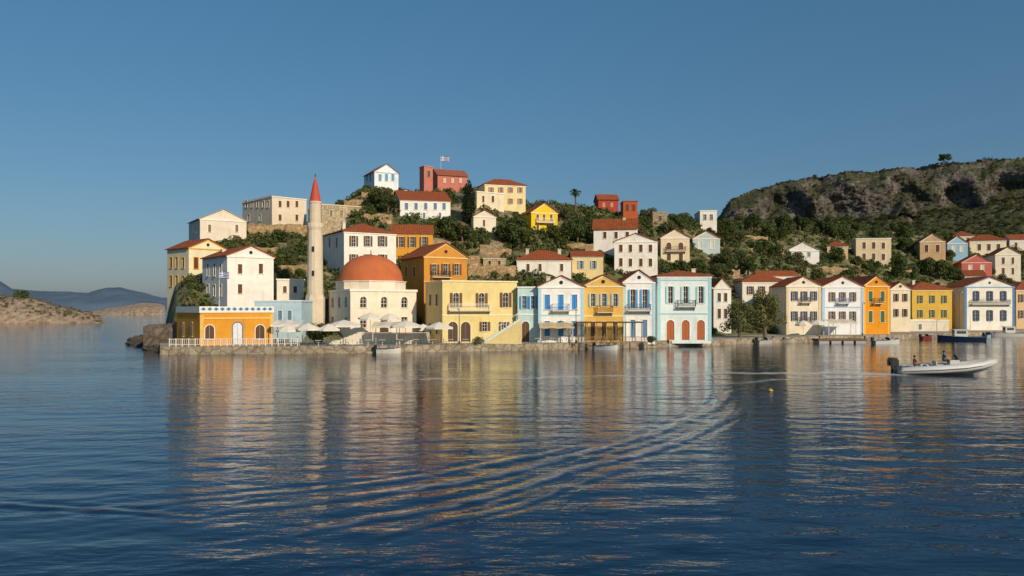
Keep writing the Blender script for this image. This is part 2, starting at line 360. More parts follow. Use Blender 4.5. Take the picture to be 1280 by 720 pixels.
def house(name, label, cat, short, pc, p1, base, eave, peak, wall='ece6d8', roof='gable', rc='b5643c', p0=None, Y=None, a=0, d=8,
          fw=(), sw=(), rw=(), trim='f1ede2', bal=(), group=None, quoin=None, band=(), chim=(), wmat=None, corn=True, dtrim=None):
    a = R(a); front = Y is not None
    if Y is None: Y = hit((pc+p1)/2, base)
    ca, sa = math.cos(a), math.sin(a); kc = (pc-640)/1000; Cx, Cy = kc*Y, Y
    fx = lambda px: ((px-640)/1000*Cy-Cx)/(ca-(px-640)/1000*sa)
    sy = lambda px: ((px-640)/1000*Cy-Cx)/(-sa-(px-640)/1000*ca)
    w = fx(p1)
    if p0 is not None: d = max(3, min(18, sy(p0)))
    z0 = CH+(HZ-base)*Y/1000
    if front and z0 < 1.6: z0 = .9
    za = lambda py, Yl: CH+(HZ-py)*Yl/1000-z0
    h = za(eave, Cy); hp = za(peak, Cy+w/2*sa)
    if roof == 'side': hp = za(peak, Cy+w/2*sa+d/2*ca*.6)
    if roof == 'hip': hp = za(peak, Cy+w/2*sa+min(w, d)/2*ca)
    hp = max(hp, h+.5)
    root = empty(name, (Cx, Cy, z0), a); tag(root, label, cat, group); FOOT.append((Cx, Cy, a, w, d, short, pc, p1, h))
    zb = -.4 if front and z0 < 2 else -4.5
    wm = wmat or plaster(wall)
    faces = {'f': ((0,0), (1,0), (0,-1), w, 0), 'l': ((0,d), (0,-1), (-1,0), d, -math.pi/2), 'r': ((w,0), (0,1), (1,0), d, math.pi/2)}
    holes = {'f': [], 'l': [], 'r': []}; objs = []
    for key, lst in (('f', fw), ('l', sw), ('r', rw)):
        for (px, t, b_, wp, st, col, ar) in lst:
            if key == 'f': x = fx(px); Yl = Cy+x*sa; sc = Yl/1000/max(.4, abs(ca))
            elif key == 'l': y = sy(px); x = d-y; Yl = Cy+y*ca; sc = Yl/1000/max(.35, abs(sa+.3))
            else: x = px*d; Yl = Cy+w*sa+x*ca; sc = Yl/1000
            ww = round(min(2.6, max(.5, wp*sc)), 1); hh = round(za(t, Yl)-za(b_, Yl), 1); zz = za(b_, Yl)
            if st == 'door': zz = max(zz, .02)
            hh = max(hh, .6)
            L = faces[key][3]
            if x-ww/2 < .15 or x+ww/2 > L-.15: x = min(max(x, ww/2+.2), L-ww/2-.2)
            if L < ww+.5: continue
            holes[key].append((x-ww/2, x+ww/2, zz, zz+hh, ar)); objs.append((key, x, zz, ww, hh, st, col, ar))
    mb = MB()
    for key, (O, U, Nn, L, rz) in faces.items(): wall_face(mb, O, U, Nn, L, zb, h, holes[key])
    mb.poly([(w,d,zb), (0,d,zb), (0,d,h), (w,d,h)])
    if roof == 'gable':
        mb.poly([(0,0,h), (w,0,h), (w/2,0,hp)]); mb.poly([(w,d,h), (0,d,h), (w/2,d,hp)])
    elif roof == 'side':
        mb.poly([(w,0,h), (w,d,h), (w,d/2,hp)]); mb.poly([(0,d,h), (0,0,h), (0,d/2,hp)])
    elif roof == 'flat':
        mb.poly([(.01,.01,h-.3), (w-.01,.01,h-.3), (w-.01,d-.01,h-.3), (.01,d-.01,h-.3)])
    mb.build('wall', wm, root)
    if roof == 'flat':
        pb = MB(); tt = .12
        pb.box(-tt, w+tt, -tt, .25, h, h+.22); pb.box(-tt, w+tt, d-.25, d+tt, h, h+.22); pb.box(-tt, .25, .25, d-.25, h, h+.22); pb.box(w-.25, w+tt, .25, d-.25, h, h+.22)
        pb.build('parapet', paint(trim, .8), root)
    else:
        ro = roof_mesh(roof, w, d, h, hp).build('roof', tile(rc), root, uv=True, recalc=True)
        for (u, v_, zc) in chim:
            c = MB(); X, Yy = u*w, v_*d; c.box(X-.3, X+.3, Yy-.3, Yy+.3, h, hp+zc); c.box(X-.38, X+.38, Yy-.38, Yy+.38, hp+zc, hp+zc+.12); c.build('chimney', plaster('ddd5c4'), ro)
        if corn:
            c = MB(); c.box(-.12, w+.12, -.12, -.002, h-.28, h-.06)
            if roof != 'gable': c.box(-.12, -.002, 0, d, h-.28, h-.06); c.box(w+.002, w+.12, 0, d, h-.28, h-.06)
            else:
                for sg in (0, 1):
                    X = (lambda q: q) if sg == 0 else (lambda q: w-q)
                    q = [(X(.0), h+.03), (X(w/2), hp-.03), (X(w/2), hp-.28), (X(.45), h+.03)]
                    f_ = [(x, -.07, z) for x, z in q]; c.poly(f_); c.poly([(q[3][0], -.07, q[3][1]), (q[2][0], -.07, q[2][1]), (q[2][0], -.002, q[2][1]), (q[3][0], -.002, q[3][1])])
            c.build('cornice', paint(trim, .8), root, recalc=True)
            if roof == 'gable' and front and w > 3.4 and hp-h > 1.0:
                c = MB(); zc = h+(hp-h)*.38; c.lathe([(.28, 0), (.28, .05)], 14)
                o = c.build('gable_vent', glass(), root, (w/2, -.012, zc)); o.rotation_euler = (math.pi/2, 0, 0)
    if quoin:
        for xx in (0, w-.42):
            c = MB(); c.box(xx-.03, xx+.45, -.05, -.003, 0, h-.29); c.build('pilaster', paint(quoin, .8), root)
    for py, colb in band:
        z = za(py, Cy); c = MB(); c.box(.43 if quoin else -.05, w-.43 if quoin else w+.05, -.07, -.002, z-.1, z+.1); c.build('string_course', paint(colb, .8), root)
    for key, x, zz, ww, hh, st, col, ar in objs:
        O, U, Nn, L, rz = faces[key]; F, G, S = win_meshes(ww, hh, st, col, (dtrim or trim) if st == 'door' else trim, ar)
        o = link('door' if st == 'door' else 'window', F, root, (O[0]+U[0]*x, O[1]+U[1]*x, zz), rz)
        if st in ('closed', 'door'):
            for q in S: link('door_leaf' if st == 'door' else 'shutter', q, o)
            if ar: link('pane', G, o)
        else:
            link('pane', G, o)
            for q in S: link('shutter', q, o)
    for (b0, b1, pf, *cc) in bal:
        x0, x1 = fx(b0), fx(b1); balcony(root, x0, x1, za(pf, Cy+x0*sa), (0,0), (1,0), 0, *(cc or ['3a3530']))
    return root

BL = '3b93dc'; DB = '25406e'; BR = '6b3f24'; GR = '3d6a4c'; OR = 'b5622b'
# ---- front row
house('harbour_office', 'low ochre building with arched openings and white and blue parapet at the quay tip', 'building', 'low ochre quay building', 250, 341, 432, 391, 388, 'de9a2e', 'flat', p0=221, Y=107, a=38,
      fw=W([262], 406, 424, 9, 'closed', '5a3a22', True)+W([297], 403, 431, 9, 'door', 'dfe3e4', True)+W([325], 406, 424, 9, 'closed', '5a3a22', True),
      sw=W([229, 240], 404, 420, 5, 'shut', '5a3a22'), trim='ebe7da', band=[(398, 'e8c070')], quoin='e3b45a', dtrim='2f6fb5')
house('blue_annex', 'plain pale blue flat roofed annex right of the ochre quay building', 'building', 'pale blue annex', 318, 377, 425, 377, 376, 'b4cfdd', 'flat', Y=119, d=8, fw=W([350, 362], 388, 400, 5, 'closed', '6f8ea4'), trim='dbe6ea')
house('cliff_house', 'tall white house with a gable and left side balconies above the ochre quay building', 'house', 'tall white gabled house over the ochre building', 284, 342, 392, 319, 308, 'f3efe7', 'gable', p0=253, Y=127, a=40,
      fw=W([300, 326], 330, 342, 4, 'closed', BR)+W([300], 355, 367, 4, 'closed', BR), sw=W([260, 268, 276], 330, 345, 6, 'closed', BR)+W([260, 268, 276], 356, 370, 6, 'closed', BR), chim=[(.3, .7, -.2)])
house('cliff_house', 'cream and yellow gabled house with dark shaded balconies at the cliff edge', 'house', 'cream cliff edge house', 236, 283, 388, 309, 299, 'eee3c0', 'gable', p0=209, Y=140, a=48,
      fw=W([245, 256], 322, 336, 4, 'closed', BR)+W([245], 348, 360, 4, 'closed', BR), sw=W([214, 221, 229], 322, 335, 6, 'closed', '4c5a4a')+W([214, 221, 229], 345, 358, 6, 'closed', '4c5a4a'), trim='e8b84a')
house('hillside_house', 'cream house with broad triangular pediment, leftmost on the skyline', 'house', 'leftmost cream skyline house', 250, 308, 306, 273, 262, 'e8dccb', 'gable', p0=236, a=33,
      fw=W([262, 296], 281, 290, 3, 'closed', '8a6a50'), sw=W([240, 245], 281, 291, 4, 'closed', BR), rc='c9b9a0')
house('old_mansion', 'large pale stone block with rows of small brown windows on the ridge behind the minaret', 'building', 'pale stone block on the ridge', 340, 383, 294, 246, 243, 'e2d3bc', 'flat', p0=303, a=42,
      fw=W([350, 360, 371], 251, 259, 3, 'closed', BR)+W([350, 371], 268, 276, 3, 'closed', BR), sw=W([308, 315, 322, 329, 335], 251, 259, 5, 'closed', BR)+W([311, 325], 268, 276, 5, 'closed', BR), trim='ece3d2')
house('stone_house', 'roofless sandy stone house right of the minaret spire', 'building', 'sandy stone house beside the minaret', 402, 452, 285, 256, 253, 'cdb593', 'flat', p0=385, a=30, fw=W([414, 427, 440], 263, 270, 3, 'plain', BR), wmat=stone('e2cfae', 1.4), trim='d9cbb0')
house('town_house', 'white two storey house with brown shutters directly above the mosque dome', 'house', 'white house above the dome', 430, 495, 346, 289, 279, 'f2ede3', 'hip', p0=404, a=30,
      fw=W([442, 460, 478], 295, 308, 5, 'shut', BR)+W([442, 460, 478], 318, 331, 5, 'shut', BR), sw=W([412, 421], 297, 309, 5, 'closed', BR), chim=[(.2, .5, .1)])
house('town_house', 'orange house with red roof and three brown shutters above the mosque', 'house', 'orange red roofed house', 490, 541, 322, 291, 281, 'de9f36', 'side', a=8, fw=W([501, 515, 530], 296, 309, 5, 'shut', BR), trim='e9d9a8')
house('town_house', 'tall amber house with pediment and shaded left wall right of the mosque', 'house', 'tall amber house', 530, 584, 400, 320, 304, 'd2923a', 'gable', p0=501, Y=131, a=30,
      fw=W([543, 557, 571], 330, 344, 5, 'shut', BR)+W([543, 557, 571], 360, 374, 5, 'shut', BR), sw=W([508, 518], 333, 346, 6, 'closed', BR)+W([508, 518], 362, 375, 6, 'closed', BR), bal=[(538, 562, 346)], trim='e8c886', band=[(352, 'e6be78')])
house('arcade_building', 'long pale yellow waterfront building with arches and outside stairs', 'building', 'pale yellow arcade building', 553, 646, 428, 352, 349, 'e6d292', 'flat', p0=532, Y=116, a=22,
      fw=W([570, 602, 632], 366, 384, 7, 'shut', BR, True)+W([566, 582], 402, 427, 12, 'door', '4a3322', True)+W([606, 630], 402, 414, 6, 'shut', BR), sw=W([538, 546], 368, 382, 6, 'closed', BR)+W([538, 546], 404, 418, 6, 'closed', BR), band=[(394, 'efe4b8')], trim='efe4b8', bal=[(560, 612, 388, 'efe9d8')])
house('town_house', 'narrow pale turquoise house with arched doorway beside the outside stairs', 'house', 'narrow turquoise house', 647, 673, 428, 360, 357, 'c4dedf', 'flat', Y=119, fw=W([655, 666], 370, 386, 5, 'shut', BL)+W([657], 402, 427, 9, 'door', '6a4428', True), trim='e3f0ef', band=[(393, 'e3f0ef')])
house('town_house', 'white pedimented house with bright blue shutters and small blue balcony', 'house', 'white house with blue shutters', 673, 730, 428, 358, 345, 'f4f4f1', 'gable', Y=118, d=10,
      fw=W([684, 701, 718], 368, 387, 7, 'closed', BL)+W([684, 701, 718], 401, 420, 7, 'closed', BL), bal=[(690, 712, 388, BL)], quoin='b4d8e6', band=[(394, 'b4d8e6')], trim='f4f3ee', chim=[(.25, .5, .0)])
house('town_house', 'golden yellow gabled house with pale blue shutters behind the wooden pergola', 'house', 'golden gabled house', 729, 779, 427, 357, 344, 'e6ba5c', 'gable', Y=119, d=10,
      fw=W([741, 755, 769], 367, 383, 5, 'shut', '9fbcc8')+W([741, 755, 769], 402, 425, 6, 'door', BR), bal=[(746, 766, 390, '7a4a28')], trim='efe0b0', band=[(395, 'f0dfae')])
house('town_house', 'narrow white gabled house with blue shutters left of the columned turquoise house', 'house', 'narrow white gabled house', 779, 819, 426, 352, 338, 'f0f1f2', 'gable', Y=121, d=10,
      fw=W([791, 806], 362, 385, 6, 'shut', '5aa2d6')+W([791, 806], 400, 422, 6, 'door', '4f93c4'), bal=[(784, 813, 388, '3f6f9a')], quoin='b4d6e4', trim='f4f3ee', band=[(393, 'b4d6e4')])
house('town_house', 'wide turquoise and white mansion with three tall arched orange doors', 'house', 'turquoise mansion with orange doors', 822, 889, 426, 345, 338, 'e2eeef', 'hip', Y=124, d=10,
      fw=W([838, 857, 876], 358, 379, 6, 'shut', 'b4dbe4')+W([838, 857, 876], 400, 425, 10, 'door', OR, True), bal=[(846, 869, 383, '2f2a28')], quoin='a4d2de', band=[(392, 'a4d2de'), (350, 'a4d2de')], trim='f4f3ee', chim=[(.8, .5, .2)])
house('town_house', 'slim white gabled house with dark shutters right of the turquoise mansion', 'house', 'slim white house', 892, 914, 414, 360, 348, 'ede9e1', 'gable', Y=150, fw=W([899, 907], 366, 377, 4, 'closed', '4a4038')+W([899, 907], 386, 398, 4, 'closed', '4a4038'), d=10, trim='e8e0d0')
house('town_house', 'long white house with low red hipped roof behind the two quayside trees', 'house', 'long white house behind the quayside trees', 928, 984, 412, 352, 343, 'ede7da', 'hip', Y=168, d=7, fw=W([938, 952, 966], 358, 368, 4, 'shut', BR)+W([938, 952, 966], 380, 392, 4, 'shut', BR))
house('town_house', 'cream gabled house with navy shutters and two balconies right of the quayside trees', 'house', 'cream house with navy shutters', 983, 1026, 420, 357, 346, 'efe4cc', 'gable', Y=152, d=9,
      fw=W([993, 1005, 1017], 364, 376, 4, 'shut', DB)+W([993, 1005, 1017], 389, 401, 4, 'shut', DB), bal=[(1000, 1012, 378), (998, 1013, 403)], quoin='ddcca4')
house('town_house', 'white gabled house with pale blue pilasters and brown shutters left of the orange house', 'house', 'white house with pale blue pilasters', 1028, 1079, 419, 358, 346, 'eff0f2', 'gable', Y=153, d=12,
      fw=W([1040, 1053, 1066], 365, 377, 4, 'shut', '7e5a4a')+W([1040, 1053, 1066], 389, 403, 4, 'shut', '7e5a4a'), bal=[(1046, 1060, 379, '6f9ac0')], quoin='a9cbea', band=[(384, 'a9cbea')])
house('town_house', 'bright orange gabled house with dark green shutters', 'house', 'bright orange gabled house', 1079, 1112, 418, 357, 345, 'e8981c', 'gable', Y=155, d=12,
      fw=W([1088, 1103], 364, 377, 5, 'closed', '3f6b4a')+W([1088, 1103], 389, 403, 5, 'closed', '3f6b4a'), bal=[(1091, 1101, 379)], quoin='f4b648', trim='f3d9a0')
house('town_house', 'narrow cream house with brown shutters right of the bright orange house', 'house', 'narrow cream house', 1113, 1138, 412, 361, 353, 'e8dcc0', 'gable', Y=172, d=9, fw=W([1120, 1131], 367, 377, 3, 'shut', BR)+W([1120, 1131], 386, 396, 3, 'shut', BR))
house('town_house', 'wide mustard yellow house with green shutters and red roof near the right edge', 'house', 'mustard yellow house', 1140, 1190, 404, 362, 352, 'd8b04a', 'hip', Y=184, d=10, fw=W([1150, 1165, 1180], 369, 379, 3, 'shut', GR)+W([1150, 1165, 1180], 387, 397, 3, 'shut', GR), trim='e8d9a0', chim=[(.3, .5, .2)])
house('boat_shed', 'low white flat shed in front of the mustard yellow house', 'building', 'low white shed', 1134, 1186, 413, 401, 400, 'ded6c4', 'flat', Y=176, d=6, fw=W([1150], 405, 412, 4, 'door', '6d7d86'))
house('town_house', 'white house with blue pediment, navy shutters and long balcony near the right edge', 'house', 'white house with blue pediment', 1206, 1268, 412, 358, 346, 'f1ecdf', 'gable', Y=183, d=9,
      fw=W([1220, 1237, 1254], 364, 376, 4, 'shut', DB)+W([1220, 1237, 1254], 388, 401, 4, 'shut', DB), bal=[(1213, 1261, 380)], quoin='4f86c0', trim='7fb0dc', band=[(383, 'c9d8e4')])
house('town_house', 'beige red roofed house cut off by the right edge of the view', 'house', 'beige house at the right edge', 1270, 1310, 408, 362, 352, 'd9b98a', 'hip', Y=196, d=9, fw=W([1276, 1290], 368, 378, 3, 'shut', BR)+W([1276, 1290], 388, 398, 3, 'shut', BR))
# ---- middle rows
house('hillside_house', 'low white house with brown hipped roof above the turquoise house', 'house', 'low white hipped house', 646, 714, 350, 325, 313, 'f1ece3', 'hip', a=0, fw=W([660, 675, 702], 330, 339, 4, 'closed', BR), chim=[(.2, .5, .2), (.8, .4, .1)])
house('hillside_house', 'pale yellow house with blue shutters above the golden gabled house', 'house', 'pale yellow house with blue shutters', 715, 754, 348, 320, 314, 'e6d09a', 'side', fw=W([726, 742], 326, 336, 4, 'shut', '7fa8bc'))
house('hillside_house', 'white house with red side gable, upper of the stacked white pair', 'house', 'upper white house', 742, 796, 318, 285, 274, 'f3efe8', 'side', p0=732, a=-12, fw=W([756, 770, 784], 290, 298, 4, 'closed', BR), chim=[(.7, .5, .2)])
house('hillside_house', 'white house with four columns of brown windows in the centre of the hillside', 'house', 'white house with eight brown windows', 768, 822, 341, 302, 292, 'f2eee6', 'gable', p0=750, a=-8, fw=W([776, 788, 801, 813], 306, 315, 4, 'closed', BR)+W([776, 788, 801, 813], 323, 333, 4, 'closed', BR))
house('hillside_house', 'cream gabled house with arched brown loggia right of the white pair', 'house', 'cream house with loggia', 826, 862, 328, 297, 287, 'e6d6b6', 'gable', p0=816, a=-4, fw=W([836, 851], 303, 312, 6, 'closed', BR, True)+W([836, 851], 317, 326, 5, 'closed', BR), bal=[(832, 857, 314, '6b3f24')])
house('hillside_house', 'small pale blue gabled house with tall windows on the right hillside', 'house', 'small pale blue hillside house', 866, 900, 316, 298, 289, 'bccfd4', 'gable', a=-4, fw=W([875, 890], 301, 311, 4, 'closed', 'e5e0d4'))
house('hillside_house', 'small white cube house with dark window band on the right skyline', 'house', 'white cube house', 875, 896, 290, 264, 262, 'e9e5dd', 'flat', p0=868, a=-4, fw=W([881, 889], 268, 275, 4, 'plain', BR), d=6)
house('hillside_house', 'low white gabled cottage alone among trees on the right hillside', 'cottage', 'lone white cottage', 984, 1024, 324, 313, 303, 'ecebe8', 'gable', a=-6, fw=W([995, 1011], 315, 321, 4, 'closed', '8a8a88'), rc='b8b0a4')
house('hillside_house', 'sand coloured two storey house with brown windows on the right hillside', 'house', 'sand coloured house', 1070, 1114, 330, 299, 295, 'dccaa8', 'flat', p0=1064, a=-10, fw=W([1080, 1092, 1104], 303, 311, 4, 'closed', BR)+W([1080, 1092, 1104], 317, 325, 4, 'closed', BR))
house('hillside_house', 'tan gabled house with red roof edge left of the sky blue gable', 'house', 'tan gabled house', 1150, 1182, 330, 302, 292, 'cfae82', 'gable', p0=1136, a=-18, fw=W([1158, 1172], 306, 315, 4, 'closed', BR))
house('hillside_house', 'sky blue gabled house on the far right hillside', 'house', 'sky blue gabled house', 1184, 1210, 324, 304, 295, '97c0dc', 'gable', a=-14, fw=W([1192, 1202], 307, 315, 4, 'closed', 'e8e6e0'))
house('hillside_house', 'pink red house with pediment above the blue pedimented house', 'house', 'pink red house', 1202, 1240, 348, 328, 318, 'c96a5c', 'gable', p0=1194, a=-14, fw=W([1213, 1228], 331, 341, 4, 'closed', 'efe4d4'), trim='e8cfc4')
house('hillside_house', 'cream house with wide red roof above the pink red house', 'house', 'cream house with wide red roof', 1212, 1258, 318, 301, 293, 'e8dcc2', 'hip', a=-14, fw=W([1224, 1236, 1248], 305, 313, 4, 'closed', BR))
house('hillside_house', 'tall white gabled house near the right edge above the harbour', 'house', 'tall white house near right edge', 1244, 1276, 346, 318, 309, 'eae2d0', 'gable', a=-12, fw=W([1254, 1266], 322, 330, 3, 'closed', BR)+W([1254, 1266], 335, 343, 3, 'closed', BR))
house('hillside_house', 'white house with red roof cut off at the upper right edge', 'house', 'white house at upper right edge', 1262, 1300, 312, 299, 293, 'e2dccf', 'side', a=-12, fw=W([1270, 1284], 303, 309, 3, 'closed', BR))
house('hillside_house', 'plain cream flat roofed house between the tall white cliff house and the minaret', 'house', 'plain cream flat house', 346, 380, 384, 350, 348, 'efe6d6', 'flat', a=24, d=6, fw=W([356, 369], 358, 366, 4, 'closed', BR))
house('hillside_house', 'small tan cottage with tiled hip roof left of the sand coloured house', 'cottage', 'small tan cottage', 1034, 1060, 322, 308, 301, 'cdb48c', 'hip', a=-8, d=6, fw=W([1042, 1052], 311, 317, 3, 'closed', BR))
house('hillside_house', 'small cream house with red roof above the sky blue gabled house', 'house', 'small cream upper house', 1192, 1218, 304, 295, 289, 'e2d2b4', 'hip', a=-14, d=6, fw=W([1200, 1210], 297, 302, 3, 'closed', BR))
house('hillside_house', 'cream house with red roof peeking over the mustard yellow house', 'house', 'cream house over the mustard one', 1206, 1232, 362, 344, 338, 'e6d8bc', 'side', a=-14, d=6, fw=W([1214, 1224], 347, 353, 3, 'closed', BR))
house('hillside_house', 'low white house with red roof behind the cream house with navy shutters', 'house', 'low white house in the second row', 946, 996, 358, 344, 339, 'eee8dc', 'side', Y=186, d=5, fw=W([955, 972, 988], 347, 353, 3, 'closed', BR))
house('hillside_house', 'pale cottage with red roof between the long white house and the cypress', 'cottage', 'pale cottage near the cypress', 556, 580, 294, 284, 278, 'e6d8bf', 'side', a=12, d=5, fw=W([563, 572], 286, 291, 3, 'closed', BR))
house('hillside_house', 'low sandy stone outbuilding above the long terrace wall', 'building', 'sandy stone outbuilding', 604, 632, 334, 324, 322, 'c8ae86', 'flat', a=12, d=5, fw=W([612, 624], 326, 331, 3, 'plain', BR), wmat=stone('dcc6a0', 1.4), trim='c9b48c')
# ---- hill top
house('hilltop_house', 'white and pale blue gabled house, highest on the left of the hilltop', 'house', 'highest white and blue house', 468, 498, 238, 214, 205, 'eef3f5', 'gable', p0=455, a=28, fw=W([475, 483, 491], 218, 226, 3, 'closed', '5f9fce'), sw=W([459, 463], 218, 226, 4, 'closed', '5f9fce'), trim='bcd6e6')
house('castle_museum', 'pinkish red castle building with sloping top beside the flagpole on the summit', 'building', 'pinkish red castle building', 547, 584, 243, 218, 212, 'c87a6a', 'side', p0=538, a=22, fw=W([556, 566, 576], 222, 229, 3, 'closed', 'd8c8b8'), trim='c8806c', rc='b87058')
house('castle_tower', 'slender pinkish red tower at the left corner of the castle', 'tower', 'castle tower', 530, 541, 243, 208, 205, 'c47868', 'flat', p0=526, a=28, fw=W([536], 214, 221, 3, 'plain', BR), trim='a8947c', d=5)
house('hilltop_house', 'long white house with red roof and blue windows below the red castle', 'house', 'long white house below the castle', 500, 563, 277, 249, 237, 'f0eee8', 'side', p0=489, a=14, fw=W([508, 520, 532, 544, 555], 254, 262, 4, 'closed', '4f7fae')+W([508, 530, 550], 266, 273, 3, 'closed', '4f7fae'), chim=[(.2, .5, .1)])
house('hilltop_house', 'cream block with flat roof beside the tall cypress', 'house', 'cream block by the cypress', 596, 630, 266, 240, 237, 'e8dabb', 'flat', p0=562, a=32, fw=W([604, 616], 245, 253, 3, 'closed', BR), sw=W([568, 576], 245, 253, 4, 'closed', BR))
house('hilltop_house', 'small pale cream house with blank gable below the cypress', 'house', 'small pale gabled house', 592, 620, 290, 270, 263, 'ece2cc', 'gable', a=14, fw=W([605], 275, 283, 3, 'closed', BR), d=7)
house('hilltop_house', 'large cream yellow house with orange shutters and thin red roof on the hilltop', 'house', 'large cream hilltop house', 606, 657, 262, 230, 224, 'e9d8a4', 'hip', p0=598, a=16, fw=W([614, 626, 638, 650], 234, 241, 3, 'shut', OR)+W([614, 626, 638, 650], 248, 255, 3, 'shut', OR))
house('hilltop_house', 'vivid yellow house with brick red gable roof and balcony on the upper slope', 'house', 'vivid yellow house', 664, 697, 292, 265, 254, 'efc828', 'gable', p0=651, a=18, fw=W([672, 680, 689], 268, 276, 3, 'closed', '5a3a22')+W([672, 689], 281, 289, 3, 'closed', '5a3a22'), bal=[(670, 692, 278, 'efe6c8')], trim='f3e4a0')
house('hilltop_house', 'dark red house on the skyline right of the palm tree', 'house', 'dark red skyline house', 748, 773, 266, 249, 243, 'ac4634', 'side', p0=743, a=5, fw=W([755, 765], 253, 259, 3, 'closed', 'c9a080'), trim='b96a50', d=6)
house('hilltop_house', 'small orange red cube house, right of the two red skyline houses', 'house', 'orange red cube house', 779, 797, 274, 252, 250, 'b5582e', 'flat', a=0, fw=W([784, 792], 256, 263, 3, 'closed', '5a3a22'), trim='8a4a30', d=5)
house('ruined_house', 'small ruined stone cabin on the ridge left of the white cube house', 'ruin', 'ruined stone cabin', 816, 834, 281, 266, 264, 'a89a80', 'flat', a=0, fw=W([825], 270, 276, 4, 'plain', BR), wmat=stone('c8b898', 1.4), trim='a89a80', d=5)

for o in list(bpy.data.objects):
    if o.name.startswith('harbour_office'):
        w = FOOT[0][3]; hh = FOOT[0][8]; mb = MB(); n = 12
        for i in range(n):
            x0 = w*i/n+.06; x1 = w*(i+1)/n-.06; xm = (x0+x1)/2
            mb.poly([(x0, -.135, hh+.5), (xm, -.135, hh+.25), (x1, -.135, hh+.5), (xm, -.135, hh+.75)])
        bb = MB(); bb.box(-.12, w+.12, -.12, .02, hh+.222, hh+.85); bb.box(-.12, .02, .022, FOOT[0][4], hh+.222, hh+.85); bb.build('balustrade', paint('e9e6dc'), o)
        mb.build('diamond_frieze', paint('3c76ae'), o)

# ------------------------------------------------------------ mosque + minaret
def mosque():
    Y = 119; a = R(30); kc = (438-640)/1000; C = (kc*Y, Y); z0 = 1.5
    root = tag(empty('mosque', (*C, z0), a), 'white square mosque with orange red dome on an eight sided drum', 'mosque'); w = 10.6
    FOOT.append((C[0], C[1], a, w, w, 'domed mosque', 412, 524, 6))
    h = CH+(HZ-362)*Y/1000-z0; wm = plaster('f0e3ce'); mb = MB(); rv = .2
    wins = [(2.0, 4.6, 1.0, 1.6, True), (5.3, 4.6, 1.0, 1.6, True), (8.6, 4.6, 1.0, 1.6, True), (2.0, 1.6, 1.0, 1.5, False), (8.6, 1.6, 1.0, 1.5, False)]
    faces = [((0,0), (1,0), (0,-1), 0), ((0,w), (0,-1), (-1,0), -math.pi/2), ((w,0), (0,1), (1,0), math.pi/2)]
    for O, U, Nn, rz in faces:
        hs = [(x-q/2, x+q/2, z, z+hh, ar) for x, z, q, hh, ar in wins]
        if rz == 0: hs.append((4.6, 6.0, .1, 2.8, True))
        wall_face(mb, O, U, Nn, w, -2, h, hs, rv)
    mb.poly([(w,w,-2), (0,w,-2), (0,w,h), (w,w,h)]); mb.poly([(0,0,h), (w,0,h), (w,w,h), (0,w,h)])
    mb.build('wall', wm, root)
    for O, U, Nn, rz in faces:
        for x, z, q, hh, ar in wins:
            F, G, S = win_meshes(q, hh, 'plain', BR, 'e8dccb', ar); o = link('window', F, root, (O[0]+U[0]*x, O[1]+U[1]*x, z), rz); link('pane', G, o)
    F, G, S = win_meshes(1.4, 2.7, 'door', '4c3524', 'e8dccb', True); o = link('door', F, root, (5.3, 0, .1)); [link('door_leaf', q, o) for q in S]
    c = MB()
    c.box(-.15, w+.15, -.15, -.002, h-.25, h+.1); c.box(-.15, -.002, 0, w, h-.25, h+.1); c.box(w+.002, w+.15, 0, w, h-.25, h+.1)
    c.build('cornice', paint('efe7da', .8), root)
    dr = MB(); cx = w/2; r8 = 5.45
    dr.lathe([(r8, h-.05), (r8, h+1.25), (r8+.14, h+1.3), (r8+.14, h+1.45), (r8-.4, h+1.47)], 8, (cx-.15, cx+.1), math.pi/8); dr.build('drum', wm, root)
    dm = MB(); R0 = 5.0; H0 = 4.1
    dm.lathe([(R0+.1, h+1.42), (R0+.1, h+1.6)]+[(max(.02, R0*math.cos(t)), h+1.55+H0*math.sin(t)**.95) for t in np.linspace(0.04, math.pi/2, 16)], 40, (cx-.15, cx+.1))
    dm.build('dome', plaster('c46c40'), root, smooth_=True)
    f = MB(); f.lathe([(.12, h+5.5), (.16, h+5.75), (.05, h+5.9), (.1, h+6.05), (.02, h+6.5)], 8, (cx-.15, cx+.1)); f.build('finial', plain('brass', (.5, .35, .12), .4, 1), root)
mosque()
